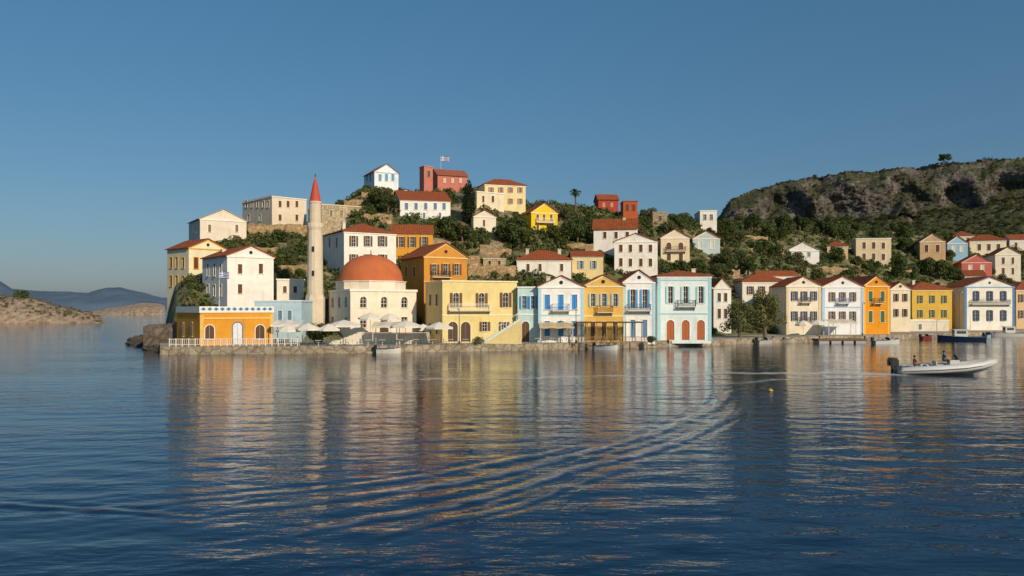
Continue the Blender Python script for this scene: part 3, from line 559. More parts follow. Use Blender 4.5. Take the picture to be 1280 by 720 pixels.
def minaret():
    Y = 127; p = P(394, 392, Y); s = Y/1000; r = 21*s/2
    root = tag(empty('minaret', (p.x, p.y, p.z)), 'tall slender beige minaret with red conical cap', 'minaret'); zz = lambda py: (392-py)*s
    FOOT.append((p.x-1.5, p.y-1.5, 0, 3, 3, 'minaret', 384, 404, 10))
    wm = plaster('dccdb6')
    b = MB(); b.lathe([(r*1.15, -5), (r*1.15, zz(374)), (r*1.0, zz(368))], 8, ph=math.pi/8); b.build('base', wm, root)
    b = MB(); b.lathe([(r*.96, zz(368.2)), (r*.86, zz(288)), ], 14); b.build('shaft', wm, root, smooth_=False)
    b = MB(); b.lathe([(r*.86, zz(288.5)), (r*.94, zz(286)), (r*1.0, zz(284)), (r*1.0, zz(279)), (r*.94, zz(279)), (r*.94, zz(281)), (r*.6, zz(281))], 14); b.build('gallery', wm, root)
    b = MB(); b.lathe([(r*.74, zz(281)), (r*.7, zz(255)), (r*.76, zz(254)), (r*.76, zz(252))], 14); b.build('upper_shaft', wm, root)
    b = MB(); b.lathe([(r*.74, zz(252)), (r*.66, zz(250)), (r*.28, zz(230)), (.03, zz(221))], 12); b.build('spire', paint('bf4a34', .7), root)
    b = MB(); b.lathe([(.05, zz(221.5)), (.12, zz(219.5)), (.02, zz(216))], 6); b.build('finial', MC['brass'], root)
    for k, py in enumerate((345, 315)):
        b = MB(); b.box(-.16, .16, -r*1.02, -r*.9, 0, .8); b.build('window', glass(), root, (0, 0, zz(py)))
minaret()

# ------------------------------------------------------------ stairs, terrace, walls
def steps(label, px0, px1, Y, z0, z1, n, dep, col, rail=False):
    x0 = (px0-640)/1000*Y; x1 = (px1-640)/1000*Y; root = tag(empty('outdoor_stairs', (x0, Y, 0)), label, 'stairs'); mb = MB()
    for i in range(n):
        xa = (x1-x0)*i/n; xb = (x1-x0)*(i+1)/n; xa, xb = min(xa, xb), max(xa, xb); mb.box(xa, xb+.001, 0, dep, .9, z0+(z1-z0)*(i+1)/n)
    mb.build('flight', plaster(col), root)
    if rail:
        L = x1-x0
        for nm_, a0, a1, cc, y0, y1 in (('stringer', -.28, .08, 'd2e4e2', -.10, -.02), ('handrail', .92, 1.0, 'dfeaea', -.08, -.02)):
            mb = MB(); mb.poly([(0, y0, z0+a0), (L, y0, z1+a0), (L, y0, z1+a1), (0, y0, z0+a1)]); mb.poly([(0, y0, z0+a1), (L, y0, z1+a1), (L, y1, z1+a1), (0, y1, z0+a1)]); mb.poly([(0, y1, z0+a0), (0, y1, z0+a1), (L, y1, z1+a1), (L, y1, z1+a0)]); mb.poly([(0, y1, z0+a0), (L, y1, z1+a0), (L, y0, z1+a0), (0, y0, z0+a0)])
            mb.build(nm_, paint(cc, .8), root)
        for i in range(9):
            x = L*i/8; z = z0+(z1-z0)*i/8; x = min(x, L-.05); mb = MB(); mb.box(x, x+.05, -.07, -.03, z+.081, z+.919); mb.build('baluster', paint('dfeaea', .8), root)
steps('slim pale stairs with a railing climbing right across the yellow arcade building', 600, 652, 112.5, .9, 4.6, 16, 1.4, 'e6d292', True)
steps('broad white steps climbing to the mosque terrace', 408, 452, 112, .9, 2.6, 8, 2.5, 'e8e0d0')
def blockwall(name, label, px0, px1, Y, zb, zt, dep, m_, cat='wall', jag=0):
    x0 = (px0-640)/1000*Y; x1 = (px1-640)/1000*Y; L = x1-x0; mb = MB(); n = max(2, int(L/.8)); zs = [zt-zb+(jag*random.uniform(-1, 1)) for _ in range(n+1)]
    for i in range(n):
        a, b_ = L*i/n, L*(i+1)/n; za_, zb_ = zs[i], zs[i+1]
        o1, o2 = [.0+1.2*jag*noise.noise(Vector((q*.4, Y, 0))) for q in (a, b_)]
        mb.poly([(a, o1, -3), (b_, o2, -3), (b_, o2, zb_), (a, o1, za_)]); mb.poly([(a, o1, za_), (b_, o2, zb_), (b_, dep, zb_), (a, dep, za_)]); mb.poly([(b_, dep, -3), (a, dep, -3), (a, dep, za_), (b_, dep, zb_)])
    mb.poly([(0, dep, -3), (0, 0, -3), (0, 0, zs[0]), (0, dep, zs[0])]); mb.poly([(L, 0, -3), (L, dep, -3), (L, dep, zs[-1]), (L, 0, zs[-1])])
    o = mb.build(name, m_, None, (x0, Y, zb)); return tag(o, label, cat)
SAND = stone('dabb8e', 1.1); GST = stone('857a6e', .7)
blockwall('terrace', 'low white terrace wall in front of the domed mosque', 452, 532, 113.5, 1, 2.4, 5.5, plaster('e6dccb'), cat='terrace')
blockwall('seawall', 'rough grey stone seawall left of the ochre quay building', 179, 224, 118, 0, 3.3, 9, GST, cat='seawall', jag=.45)
for i, (p0, p1, bs, tp, lb) in enumerate([(310, 384, 300, 280, 'sandy stone retaining wall under the pale stone ridge block'), (585, 645, 347, 332, 'long sandy stone terrace wall above the yellow arcade building'),
      (600, 640, 320, 311, 'short upper sandy terrace wall in the middle of the slope'), (430, 456, 262, 250, 'steep rocky wall just left of the highest white house'), (345, 388, 345, 332, 'stone wall on the slope left of the minaret'),
      (1064, 1084, 336, 330, 'sandy stone wall under the sand coloured house'), (935, 980, 318, 310, 'low dry stone wall left of the lone white cottage'), (452, 500, 248, 240, 'low stone parapet under the highest white and blue house'), (700, 742, 312, 304, 'low stone wall below the vivid yellow house'),
      (500, 560, 290, 281, 'pale stone wall under the long white house below the castle'), (545, 598, 310, 301, 'sandy wall stepping down the slope below the cypress'), (640, 668, 302, 295, 'short stone wall left below the vivid yellow house'), (862, 905, 330, 323, 'stone wall under the small pale blue hillside house'),
      (1100, 1140, 344, 337, 'long low wall above the narrow cream house'), (310, 345, 318, 309, 'rough wall on the slope above the tall white cliff house'), (905, 960, 300, 295, 'thin dry stone wall high on the right slope'),
      (560, 600, 330, 321, 'sandy wall above the roof of the pale yellow arcade building'), (870, 925, 345, 337, 'stone wall above the slim white house'), (1000, 1060, 340, 334, 'pale wall above the white house with blue pilasters'), (455, 490, 276, 268, 'stone wall left of the long white house below the castle')]):
    Y = hit((p0+p1)/2, bs); z = CH+(HZ-bs)*Y/1000
    blockwall('retaining_wall', lb, p0, p1, Y, z, CH+(HZ-tp)*Y/1000, 1.2, SAND, jag=.25)
def pergola():
    Y = 114.6; x0 = (722-640)/1000*Y; x1 = (806-640)/1000*Y; L = x1-x0; zt = CH+(HZ-404)*Y/1000-.9
    root = tag(empty('pergola', (x0, Y, .93)), 'long brown wooden pergola with reed roof in front of the golden house', 'pergola'); wd = plain('wood_light', (.30, .17, .09), .8)
    for i in range(8):
        for y in (0, 2.6):
            mb = MB(); x = L*i/7; mb.box(x-.06, x+.06, y-.06, y+.06, 0, zt); mb.build('post', wd, root)
    mb = MB()
    for y in (0, 2.6): mb.box(-.3, L+.3, y-.06, y+.06, zt, zt+.12)
    mb.build('beam', wd, root); mb = MB()
    for i in range(int(L/.26)): q = .05*random.random(); mb.box(i*.26, i*.26+.17, -.5, 3.1, zt+.125+q, zt+.16+q)
    mb.build('reed_roof', plain('reed', (.42, .27, .16), .9), root)
    for i in range(7):
        if i in (3,): continue
        mb = MB(); x = L*i/7; mb.box(x+.08, x+L/7-.08, -.03, .03, .9, .97)
        for q in range(7): mb.box(x+.14+q*.21, x+.19+q*.21, -.02, .02, 0, .899)
        mb.build('railing', wd, root)
pergola()
def parasol(px, Y, h, r, label, col='e6e0d2', z=.93):
    root = tag(empty('parasol', ((px-640)/1000*Y, Y, z), random.random()), label, 'parasol', 'cafe parasols along the quay')
    b = MB(); b.lathe([(.28, 0), (.28, .08), (.04, .1)], 10); b.build('base', plain('iron', (.05, .05, .05), .6), root)
    b = MB(); b.lathe([(.03, .08), (.03, h)], 6); b.build('pole', plain('pole_wood', (.35, .25, .15), .6), root)
    b = MB(); b.lathe([(r, h-.95), (r+.01, h-.72), (r*.5, h-.27), (.05, h+.03)], 8); b.build('canopy', paint(col, .9), root)
for px, Y, h, r, lb, z in [(430, 111, 3.4, 2.5, 'large cream parasol at the foot of the mosque steps', .93), (411, 109, 2.9, 1.6, 'small cream parasol left of the largest parasol', .93), (463, 115.5, 2.9, 1.8, 'cream parasol on the terrace before the mosque door', 2.4), (507, 110.5, 3.3, 2.4, 'large pale parasol below the right corner of the mosque', .93),
        (549, 111, 3.1, 2.0, 'white parasol in front of the arcade building', .93), (385, 108, 3.0, 1.8, 'cream parasol behind the quay railing left of the mosque', .93), (360, 108, 2.8, 1.6, 'leftmost cream parasol beside the pale blue annex', .93),
        (488, 115.5, 2.8, 1.5, 'small parasol on the terrace, right of the one before the mosque door', 2.4), (529, 112.5, 2.8, 1.4, 'small pale parasol between the two large right hand parasols', .93), (1022, 147, 2.9, 1.8, 'cream parasol before the cream house with navy shutters', .93), (1004, 146, 2.8, 1.5, 'small cream parasol right of the quayside trees', .93)]:
    parasol(px, Y, h, r, lb, z=z)
def awning(px0, px1, Y, z, dep, col, lb):
    x0, x1 = (px0-640)/1000*Y, (px1-640)/1000*Y; L = x1-x0; root = tag(empty('awning', (x0, Y, .93)), lb, 'awning'); wd = paint('d8d2c4')
    for x in (0, L):
        for y in (0, dep): b = MB(); b.box(x-.05, x+.05, y-.05, y+.05, 0, z+(0 if y == 0 else .5)); b.build('post', wd, root)
    b = MB(); n = 10
    for i in range(n):
        a, c = -.2+(L+.4)*i/n, -.2+(L+.4)*(i+1)/n; sg = [-.06*math.sin(q*3.1) for q in (a, c)]
        b.poly([(a, -.2, z+.02+sg[0]), (c, -.2, z+.02+sg[1]), (c, dep+.2, z+.55+sg[1]), (a, dep+.2, z+.55+sg[0])]); b.poly([(a, -.2, z-.25+sg[0]), (c, -.2, z-.25+sg[1]), (c, -.2, z+.02+sg[1]), (a, -.2, z+.02+sg[0])])
    b.build('fabric', paint(col, .9), root)
awning(340, 372, 111.5, 2.7, 2.6, 'e9e4d8', 'white fabric awning on posts in front of the pale blue annex')
awning(466, 496, 109.6, 2.6, 2.4, 'dcd4c0', 'cream fabric awning on posts below the mosque terrace')
awning(676, 716, 115, 2.4, 2.4, 'c9b692', 'tan fabric awning before the white house with blue shutters')
awning(1036, 1070, 148, 2.4, 2.4, 'd8d0bc', 'pale fabric awning before the white house with pale blue pilasters')
def m_table():
    b = MB(); b.box(-.4, .4, -.4, .4, .71, .75); b.lathe([(.25, 0), (.25, .03), (.035, .05), (.035, .71)], 8); return b.mesh('cafe_table', paint('d9d4c8'))
def m_chair():
    b = MB(); b.box(-.22, .22, -.22, .22, .43, .47)
    for x in (-.2, .16):
        for y in (-.2, .16): b.box(x, x+.04, y, y+.04, 0, .429)
        b.box(x, x+.04, .17, .21, .471, .9)
    for z in (.6, .72, .84): b.box(-.159, .159, .18, .2, z, z+.07)
    return b.mesh('cafe_chair', paint('4f6f8c'))
TM, CM = m_table(), m_chair()
tp = [(352, 106.5), (374, 106.8), (398, 107.2), (420, 108), (441, 108.4), (460, 108.7), (478, 109), (500, 109.4), (520, 109.8), (541, 110.2), (563, 110.6), (582, 111), (672, 114.6), (690, 115.2), (708, 115.6)]
nm = ['first', 'second', 'third', 'fourth', 'fifth', 'sixth', 'seventh', 'eighth', 'ninth', 'tenth', 'eleventh', 'twelfth', 'thirteenth', 'fourteenth', 'fifteenth']
for i, (px, Y) in enumerate(tp):
    x = (px-640)/1000*Y
    tag(link('cafe_table', TM, None, (x, Y, .93)), 'pale square cafe table on the quay, %s from the left' % nm[i], 'table', 'cafe tables on the quay')
    for s in (-1, 1): tag(link('cafe_chair', CM, None, (x+s*.75, Y+.1*s, .93), -s*math.pi/2), 'blue slatted cafe chair on the %s of the %s table from the left' % ('left' if s < 0 else 'right', nm[i]), 'chair', 'cafe chairs on the quay')
def railing():
    root = tag(empty('quay_railing', (0, 0, 0)), 'white wooden railing along the quay in front of the ochre building', 'railing'); pw = paint('e6e2d8')
    pp = list(np.linspace(212, 372, 21)); pts = [Vector(((p-640)/1000*(Yq(p)+.6), Yq(p)+.6, 1.0)) for p in pp]
    for q in pts: b = MB(); b.box(-.06, .06, -.06, .06, 0, 1.05); b.build('post', pw, root, q)
    for z in (.25, .95):
        for p, q in zip(pts[:-1], pts[1:]): b = MB(); b.tube([p+Vector((.06,0,z)), q+Vector((-.06,0,z))], .04, 4); b.build('rail', pw, root)
    b = MB(); b.box(-.025, .025, -.02, .02, .27, .93); BM = b.mesh('baluster', pw)
    for p, q in zip(pts[:-1], pts[1:]):
        for k in range(1, 3): link('baluster', BM, root, p.lerp(q, k/3))
railing()
def lamp(px, Y, h, lb):
    root = tag(empty('street_lamp', ((px-640)/1000*Y, Y, .93)), lb, 'street lamp', 'street lamps on the promenade'); im = plain('iron', (.05, .05, .05), .6)
    b = MB(); b.lathe([(.14, 0), (.14, .4), (.06, .5), (.045, h)], 8); b.build('post', im, root)
    b = MB(); b.tube([(0,0,h-.1), (0,-.5,h+.15), (0,-1.1,h+.1)], .035, 6); b.build('arm', im, root)
    b = MB(); b.lathe([(.06, h+.1), (.22, h-.02), (.2, h-.12), (.05, h-.2)], 8, (0, -1.1)); b.build('lantern', paint('d8d4c8'), root)
for px, Y, h, lb in [(888, 125.5, 8.2, 'tall thin street lamp right of the turquoise mansion'), (1199, 172, 8.5, 'tall thin street lamp left of the blue pedimented house'), (574, 111, 5, 'short street lamp in front of the arcade building'), (1078, 148, 6, 'street lamp in front of the bright orange house'), (720, 115, 5, 'short street lamp left of the pergola')]: lamp(px, Y, h, lb)
def flag(px, pb, pt, Y, lb, wf):
    p = P(px, pb, Y); h = (pb-pt)*Y/1000; root = tag(empty('flagpole', p), lb, 'flag')
    b = MB(); b.lathe([(.07, -1), (.04, h)], 6); b.build('pole', paint('d8d4cc'), root)
    b = MB(); hf = wf*.66; n = 10
    for k in range(9):
        for i in range(n):
            x0, x1 = wf*i/n, wf*(i+1)/n; z1 = h-.1-hf*k/9; z0 = z1-hf/9; b.mi = 0 if k % 2 == 0 else 1
            if k < 5 and i < 4: b.mi = 1 if (k == 2 or i == 2) else 0
            yy = [math.sin(x*5/wf)*.18 for x in (x0, x1)]; dr = [-.12*x for x in (x0, x1)]
            b.poly([(x0, yy[0], z0+dr[0]), (x1, yy[1], z0+dr[1]), (x1, yy[1], z1+dr[1]), (x0, yy[0], z1+dr[0])])
    b.build('banner', [paint('1f56a0', .9), paint('e8e8e8', .9)], root)
flag(551, 215, 194, Yr(551)-4, 'blue and white striped flag flying on the summit beside the red castle', 2.2)
flag(274, 392, 338, 116, 'blue and white striped flag on a pole before the tall white cliff house', 1.5)
def boulder(loc, s, sd, lb):
    import bmesh
    bm = bmesh.new(); bmesh.ops.create_icosphere(bm, subdivisions=3, radius=1)
    for v in bm.verts: v.co *= 1+.45*noise.noise(v.co*1.3+Vector((sd, 0, 0)))+.22*noise.noise(v.co*4+Vector((sd, 0, 0)))
    me = bpy.data.meshes.new('boulder'); bm.to_mesh(me); bm.free(); me.materials.append(stone('5f574e', .7))
    o = link('boulder', me, None, loc, sd); o.scale = (s*1.4, s, s*.6); tag(o, lb, 'boulder', 'boulders below the seawall')
for i, (px, py, s) in enumerate([(172, 431, 1.1), (180, 433, 1.3), (190, 434, 1.2), (197, 437, 1.0), (166, 430, .7), (186, 437, .8), (178, 426, 1.6), (201, 440, .7)]):
    Y = 6000/(py-HZ); boulder(((px-640)/1000*Y, Y, .1), s, i*1.7, 'rough grey boulder, %s of the heap at the waterline below the seawall' % nm[i])

# ------------------------------------------------------------ vegetation
def leaves(n, lobes, leaf, seed, shell=.55, flat=1.0):
    r = np.random.default_rng(seed); L = np.array(lobes); wt = L[:, 3]**2; idx = r.choice(len(L), n, p=wt/wt.sum())
    d = r.normal(size=(n, 3)); d /= np.linalg.norm(d, axis=1)[:, None]; rad = L[idx, 3]*(shell+(1.12-shell)*r.random(n)**.5)
    c = L[idx, :3]+d*rad[:, None]*np.array([1, 1, flat])
    u = r.normal(size=(n, 3)); u -= (u*d).sum(1)[:, None]*d*.6; u /= np.linalg.norm(u, axis=1)[:, None]; v = np.cross(u, d+r.normal(size=(n, 3))*.5); v /= np.linalg.norm(v, axis=1)[:, None]
    s = leaf*(.5+r.random(n))[:, None]; u = u*s; v = v*s*.6
    return np.stack([c-u-v*.4, c-v*.9+u*.1, c+u+v*.3, c+v], 1).reshape(-1, 3)
def lobes(rx, h0, h1, n, seed, r0=.42):
    q = random.Random(seed); o = []
    for i in range(n):
        a = q.random()*6.28; t = q.random(); z = h0+(h1-h0)*t; rr = rx*(1-.5*t)*q.random()**.5*.85; o.append((rr*math.cos(a), rr*math.sin(a), z, rx*r0*(.6+.7*q.random())))
    return o
def tree_proto(name, rx, h, n, leaf, mat_, seed, trunk=.35, nl=12, r0=.38):
    root = empty(name, (0, 0, 0)); h0 = h*trunk+rx*.3; lb = lobes(rx, h0, h-rx*.35, nl, seed, r0)
    mb = MB(); mb.tube([(0,0,-.6), (.05,0,h*.2), (.12,.05,h*.45), (.05,.1,h*.7)], [.16*rx/1.6+.05, .13*rx/1.6+.03, .1, .04], 7)
    for l in lb[:6]: mb.tube([(.06, .02, h*.3), (l[0]*.5, l[1]*.5, (l[2]+h*.35)/2), (l[0], l[1], l[2])], [.09, .06, .03], 5)
    mb.build('trunk', BARK, root); link('crown', quads_mesh('crown', leaves(n, lb, leaf, seed), mat_), root); return root
TP = [tree_proto('broadleaf_tree', 2.3, 4.4, 1300, .24, F_DARK, 1, .2), tree_proto('broadleaf_tree', 2.0, 3.6, 1100, .22, F_MID, 2, .15), tree_proto('olive_tree', 2.2, 3.6, 1100, .2, F_OLIVE, 3, .2, 14), tree_proto('broadleaf_tree', 1.7, 2.5, 900, .2, F_MID, 4, .05, 10), tree_proto('olive_tree', 1.8, 2.2, 900, .18, F_OLIVE, 5, .05, 10)]
QT = tree_proto('olive_tree', 3.2, 7.6, 4200, .17, foliage((.13, .145, .06), (.36, .36, .16), 'fq'), 21, .12, 36, .27)
used = [0]*5
def infoot(x, y, mg=1.0, fr=1.0):
    for (cx, cy, a, w, d, *_ ) in FOOT:
        dx, dy = x-cx, y-cy; lx = dx*math.cos(a)+dy*math.sin(a); ly = -dx*math.sin(a)+dy*math.cos(a)
        if -mg < lx < w+mg and -fr < ly < d+mg: return True
    return False
def near(x, y):
    best = min(FOOT, key=lambda f: (f[0]+f[3]/2-x)**2+(f[1]+f[4]/2-y)**2); px = 640+1000*x/y
    if px < best[6]: rel = 'left of'
    elif px > best[7]: rel = 'right of'
    else: rel = 'behind' if y > best[1] else 'in front of'
    return rel, best[5]
def put_tree(k, px, Y, s, lb=None, zs=1, z=None):
    x = (px-640)/1000*Y; z = ground(px, Y) if z is None else z
    o = TP[k] if used[k] == 0 else copy_tree(TP[k]); used[k] = 1
    o.location = (x, Y, z-.1); o.rotation_euler = (0, 0, random.random()*6.28); o.scale = (s*random.uniform(.9, 1.15), s, s*zs)
    kind = ['tall dark green tree', 'round mid green tree', 'grey green olive tree', 'low mid green bush', 'low olive coloured bush'][k]
    if lb is None:
        rel, sh = near(x, Y); lb = '%s growing %s the %s' % (kind, rel, sh)
    tag(o, lb, 'tree' if k < 3 else 'bush', 'trees and bushes on the hillside')
for o, px, Y, s, zs, lb in ((QT, 925, 137, .92, 1.0, 'loose olive green tree on the quay, left of the pair'), (copy_tree(QT), 956, 138, 1.05, 1.08, 'fuller olive green tree on the quay, right of the pair')):
    o.location = ((px-640)/1000*Y, Y, .9); o.rotation_euler = (0, 0, px); o.scale = (s, s, s*zs); tag(o, lb, 'tree')
put_tree(1, 393, 112, .75, 'bright green bush at the foot of the minaret', z=1.0)
put_tree(1, 402, 114, .6, 'small green tree between the minaret and the mosque steps', z=1.5)
put_tree(4, 598, 111.5, .5, 'small olive bush at the foot of the pale stairs', z=.95)
put_tree(3, 815, 118.5, .45, 'small green bush between the pergola and the turquoise mansion', z=.95)
man = [(0,1175,350,1.4),(0,1160,345,1.2),(0,1188,352,1.2),(0,710,300,1.1),(0,722,302,1.2),(3,700,308,1),(0,470,262,1.1),(0,485,268,1.1),(3,462,270,1),(0,560,300,1.2),(0,578,305,1.1),(3,590,312,1),(0,640,308,1.2),(0,628,300,1.0),
       (0,655,315,1.1),(3,350,305,1.1),(3,335,312,1.2),(4,360,330,1.3),(3,375,318,1),(4,350,360,1.3),(0,905,340,1.2),(0,935,345,1.2),(0,870,345,1.1),(0,850,350,1.1),(2,835,345,1.0),(0,905,310,1.2),(2,925,305,1),(0,1045,330,1.2),(0,1130,315,1.3),
       (0,1120,340,1.2),(0,1050,300,1.2),(0,960,300,1.2),(0,940,288,1.2),(0,980,290,1.2),(0,1000,292,1.1),(0,1030,294,1.1),(0,1130,298,1.2),(3,430,262,1.2),(3,440,270,1.2),(4,425,275,1),(0,1262,342,1.2),(0,1272,345,1.3),(2,710,275,1),(0,690,300,1),(3,735,280,1),
       (0,845,290,1.1),(0,805,284,1.0),(3,860,284,1.1),(0,910,290,1.0),(1,725,290,1.1),(1,738,296,1.0),(1,712,288,1.0),(1,648,290,1.0),(1,570,322,1.1),(1,600,305,1.1),(1,545,300,1.0)]
for k, px, py, s in man:
    Y = hit(px, py); x = (px-640)/1000*Y
    if not infoot(x, Y, .6, .6): put_tree(k, px, Y, s*random.uniform(.85, 1.1))
cnt = 0
for _ in range(3000):
    if cnt >= 215: break
    px = random.uniform(300, 1300) if random.random() < .4 else random.uniform(820, 1290); yb, yr = Yb(px), Yr(px); Y = yb+4+(yr*1.0-yb-4)*random.random(); x = (px-640)/1000*Y
    if infoot(x, Y, 1.6, 6): continue
    if px < 840 and noise.noise(Vector((x*.06, Y*.06, 1))) < -.12: continue
    k = random.choice([0, 1, 1, 1, 2, 2, 3, 3, 4]); put_tree(k, px, Y, random.uniform(.55, 1.05)); cnt += 1
def cypress(px, pb, pt):
    Y = hit(px, pb); p = P(px, pb, Y); h = (pb-pt)*Y/1000; root = tag(empty('cypress_tree', p), 'tall dark pointed cypress on the hilltop beside the cream block', 'tree')
    L = [(random.uniform(-.2, .2), random.uniform(-.2, .2), h*t, max(.25, h*.16*math.sin(math.pi*min(1, .25+t*.72))**.8)) for t in np.linspace(.08, .96, 14)]
    link('crown', quads_mesh('crown', leaves(3000, L, .2, 5, .6), foliage((.018, .030, .013), (.05, .070, .026), 'fc')), root); b = MB(); b.lathe([(.2, -1), (.1, h*.8)], 7); b.build('trunk', BARK, root)
cypress(586, 279, 225)
def palm(px, pb, pt):
    Y = hit(px, pb); p = P(px, pb, Y); h = (pb-pt)*Y/1000; root = tag(empty('palm_tree', p), 'single palm tree standing on the skyline right of the large cream house', 'tree')
    b = MB(); b.tube([(0,0,-1), (.1,0,h*.4), (.05,0,h*.78)], [.28, .2, .2], 8); b.build('trunk', BARK, root); q = []
    for i in range(26):
        a = i*2.4; el = random.uniform(-.2, 1.1); L = 1.7; prev = Vector((.05, 0, h*.78)); dr = Vector((math.cos(a)*math.cos(el), math.sin(a)*math.cos(el), math.sin(el)))
        for s in range(7):
            nx = prev+dr*(L/7); dr = (dr+Vector((0,0,-.22))).normalized(); sd = dr.cross(Vector((0,0,1))).normalized()
            for sg in (-1, 1):
                w_ = .26*math.sin(math.pi*(s+1)/8.5); q += [prev, nx, nx+sd*sg*w_+Vector((0,0,-.12)), prev+sd*sg*w_*.9+Vector((0,0,-.14))]
            prev = nx
    link('crown', quads_mesh('crown', np.array([tuple(v) for v in q]), F_DARK), root)
palm(719, 268, 232)
tmpl = [leaves(46, lobes(.7, .15, .5, 4, 50+i, .6), .2, 60+i) for i in range(5)]
def scatter(name, label, cat, n, mat_, thr, px0, px1, sd):
    r = random.Random(sd); out = []
    k = 0
    while len(out) < n and k < n*8:
        k += 1; px = r.uniform(px0, px1); yb, yr = Yb(px), Yr(px); Y = yb+2+(yr*1.08-yb-2)*r.random(); x = (px-640)/1000*Y
        g = noise.noise(Vector((x*.07, Y*.07, 4)))+.25*smooth(800, 900, px)
        if g < thr+r.uniform(-.15, .15) or infoot(x, Y, .3, .8): continue
        s = r.uniform(.5, 1.7); a = r.random()*6.28; ca, sa = math.cos(a)*s, math.sin(a)*s; T = tmpl[r.randrange(5)]
        out.append(np.stack([x+T[:, 0]*ca-T[:, 1]*sa, Y+T[:, 0]*sa+T[:, 1]*ca, ground(px, Y)+T[:, 2]*s], 1))
    tag(link(name, quads_mesh(name, np.concatenate(out), mat_)), label, cat, kind='stuff')
scatter('green_scrub', 'dense green scrub covering the hillside between the houses', 'scrub', 5200, F_MID, -.22, 235, 1400, 1)
scatter('dry_scrub', 'dry olive and tan scrub scattered over the rocky slope', 'scrub', 2600, foliage((.13, .125, .05), (.34, .30, .14), 'fdry'), -.35, 225, 1400, 2)

# ------------------------------------------------------------ far mountain, islets
m, nt, b = base_mat('cliff_rock')
n2 = noise_n(nt, .10, vec=(1, 1, .45), detail=9, rough=.74); n5 = noise_n(nt, .03, detail=7, rough=.65); n6 = noise_n(nt, .35, vec=(1, 1, .3), detail=6, rough=.75)
rock = ramp(nt, n2, [(.34, (.050, .048, .048, 1)), (.46, (.145, .130, .120, 1)), (.64, (.30, .265, .235, 1))])
rock = mixc(nt, rock, ramp(nt, n6, [(.38, (.55, .54, .53, 1)), (.55, (1, 1, 1, 1))]), .7, 'MULTIPLY')
rock = mixc(nt, rock, (.058, .062, .032, 1), ramp(nt, n5, [(.50, (0, 0, 0, 1)), (.60, (.8, .8, .8, 1))]))
geo = N(nt, 'ShaderNodeNewGeometry'); sx = N(nt, 'ShaderNodeSeparateXYZ'); nt.links.new(geo.outputs['Normal'], sx.inputs[0])
gf = ramp(nt, sx.outputs['Z'], [(.58, (0,0,0,1)), (.80, (1,1,1,1))])
scr = ramp(nt, noise_n(nt, .22, detail=8, rough=.75), [(.38, (.045, .058, .025, 1)), (.62, (.13, .13, .065, 1))])
nt.links.new(mixc(nt, rock, scr, gf), b.inputs['Base Color']); b.inputs['Roughness'].default_value = 1; b.inputs['Specular IOR Level'].default_value = .1
bump(nt, b, n2, 1.0, 6); CLIFF = m
mx = [866, 884, 896, 910, 930, 960, 1000, 1040, 1100, 1140, 1180, 1220, 1280, 1500]; my = [312, 290, 268, 249, 236, 228, 219, 211, 208, 204, 199, 194, 189, 185]
cols = np.linspace(866, 1500, 520); NT = 170; prof_t = np.linspace(0, 1, NT); V = np.zeros((NT, len(cols), 3))
for j, px in enumerate(cols):
    top = float(np.interp(px, mx, my)); Yc = 640
    top += noise.noise(Vector((px*.04, 0, 0)))*3.5+noise.noise(Vector((px*.13, 0, 1)))*2.5+noise.noise(Vector((px*.4, 0, 2)))*1.3
    zt = CH+(HZ-top)*(Yc+10)/1000; pb = float(np.interp(px, [880, 950, 1100, 1200, 1280], [300, 285, 275, 263, 247]))+noise.noise(Vector((px*.06, 3, 0)))*6; zbm = min(CH+(HZ-pb)*Yc/1000, zt-2)
    for i, t in enumerate(prof_t):
        if t < .25: q = t/.25; Y = 380+(Yc-380)*q; z = -2+(zbm+2)*q**1.15; am = q
        elif t < .85:
            q = (t-.25)/.6; Y = Yc+30*q+6*math.sin(q*7+4*noise.noise(Vector((px*.02, 0, 8)))); z = zbm+(zt-zbm)*q; am = 1-.45*q**3
        else: q = (t-.85)/.15; Y = Yc+32+300*q; z = zt+4*q-40*q*q; am = .55*(1-q)
        x = (px-640)/1000*Y
        r1 = 1-abs(noise.noise(Vector((x*.022+z*.008, z*.012, 7))))*2
        r2 = 1-abs(noise.noise(Vector((x*.07+z*.02, z*.035, 17))))*2
        dsp = (r1*13+r2*3.5+noise.fractal(Vector((x*.045, z*.05, 1)), .75, 2.1, 6)*8-8)*am
        if t < .25 or t > .85: z += noise.fractal(Vector((x*.03, Y*.03, 2)), .9, 2.1, 5)*4*am
        V[i, j] = (x, Y-dsp, z)
tag(link('far_mountain', grid_mesh('far_mountain', V.reshape(-1, 3), NT, len(cols), CLIFF)), 'bare rocky cliff mountain behind the right side of the town', 'mountain', kind='structure')
r = random.Random(3); out = []
for _ in range(3300):
    j = r.randrange(10, len(cols)-2); u = r.random()
    i = int(NT*r.uniform(.83, .90)) if u < .22 else int(NT*r.uniform(.12, .29)) if u < .80 else int(NT*r.uniform(.27, .75))
    c = V[i, j]; s = r.uniform(1.2, 4.0)*(.6 if u >= .80 else 1)*(.6 if u < .22 else 1); T = tmpl[r.randrange(5)]; out.append(c+T*np.array([s*1.2, s*1.2, s])-np.array([0, 0, .3*s]))
tag(link('mountain_scrub', quads_mesh('mountain_scrub', np.concatenate(out), foliage((.04, .05, .022), (.115, .12, .052), 'fms'))), 'dark scrub dotted over the slopes and rim of the cliff mountain', 'scrub', kind='stuff')
o = copy_tree(TP[0]); p = P(1180, 199, 668); o.location = p-Vector((0,0,2)); o.scale = (2.6, 2.6, 1.6); o.rotation_euler = (0, 0, 1); tag(o, 'lone dark tree on top of the cliff at upper right', 'tree')
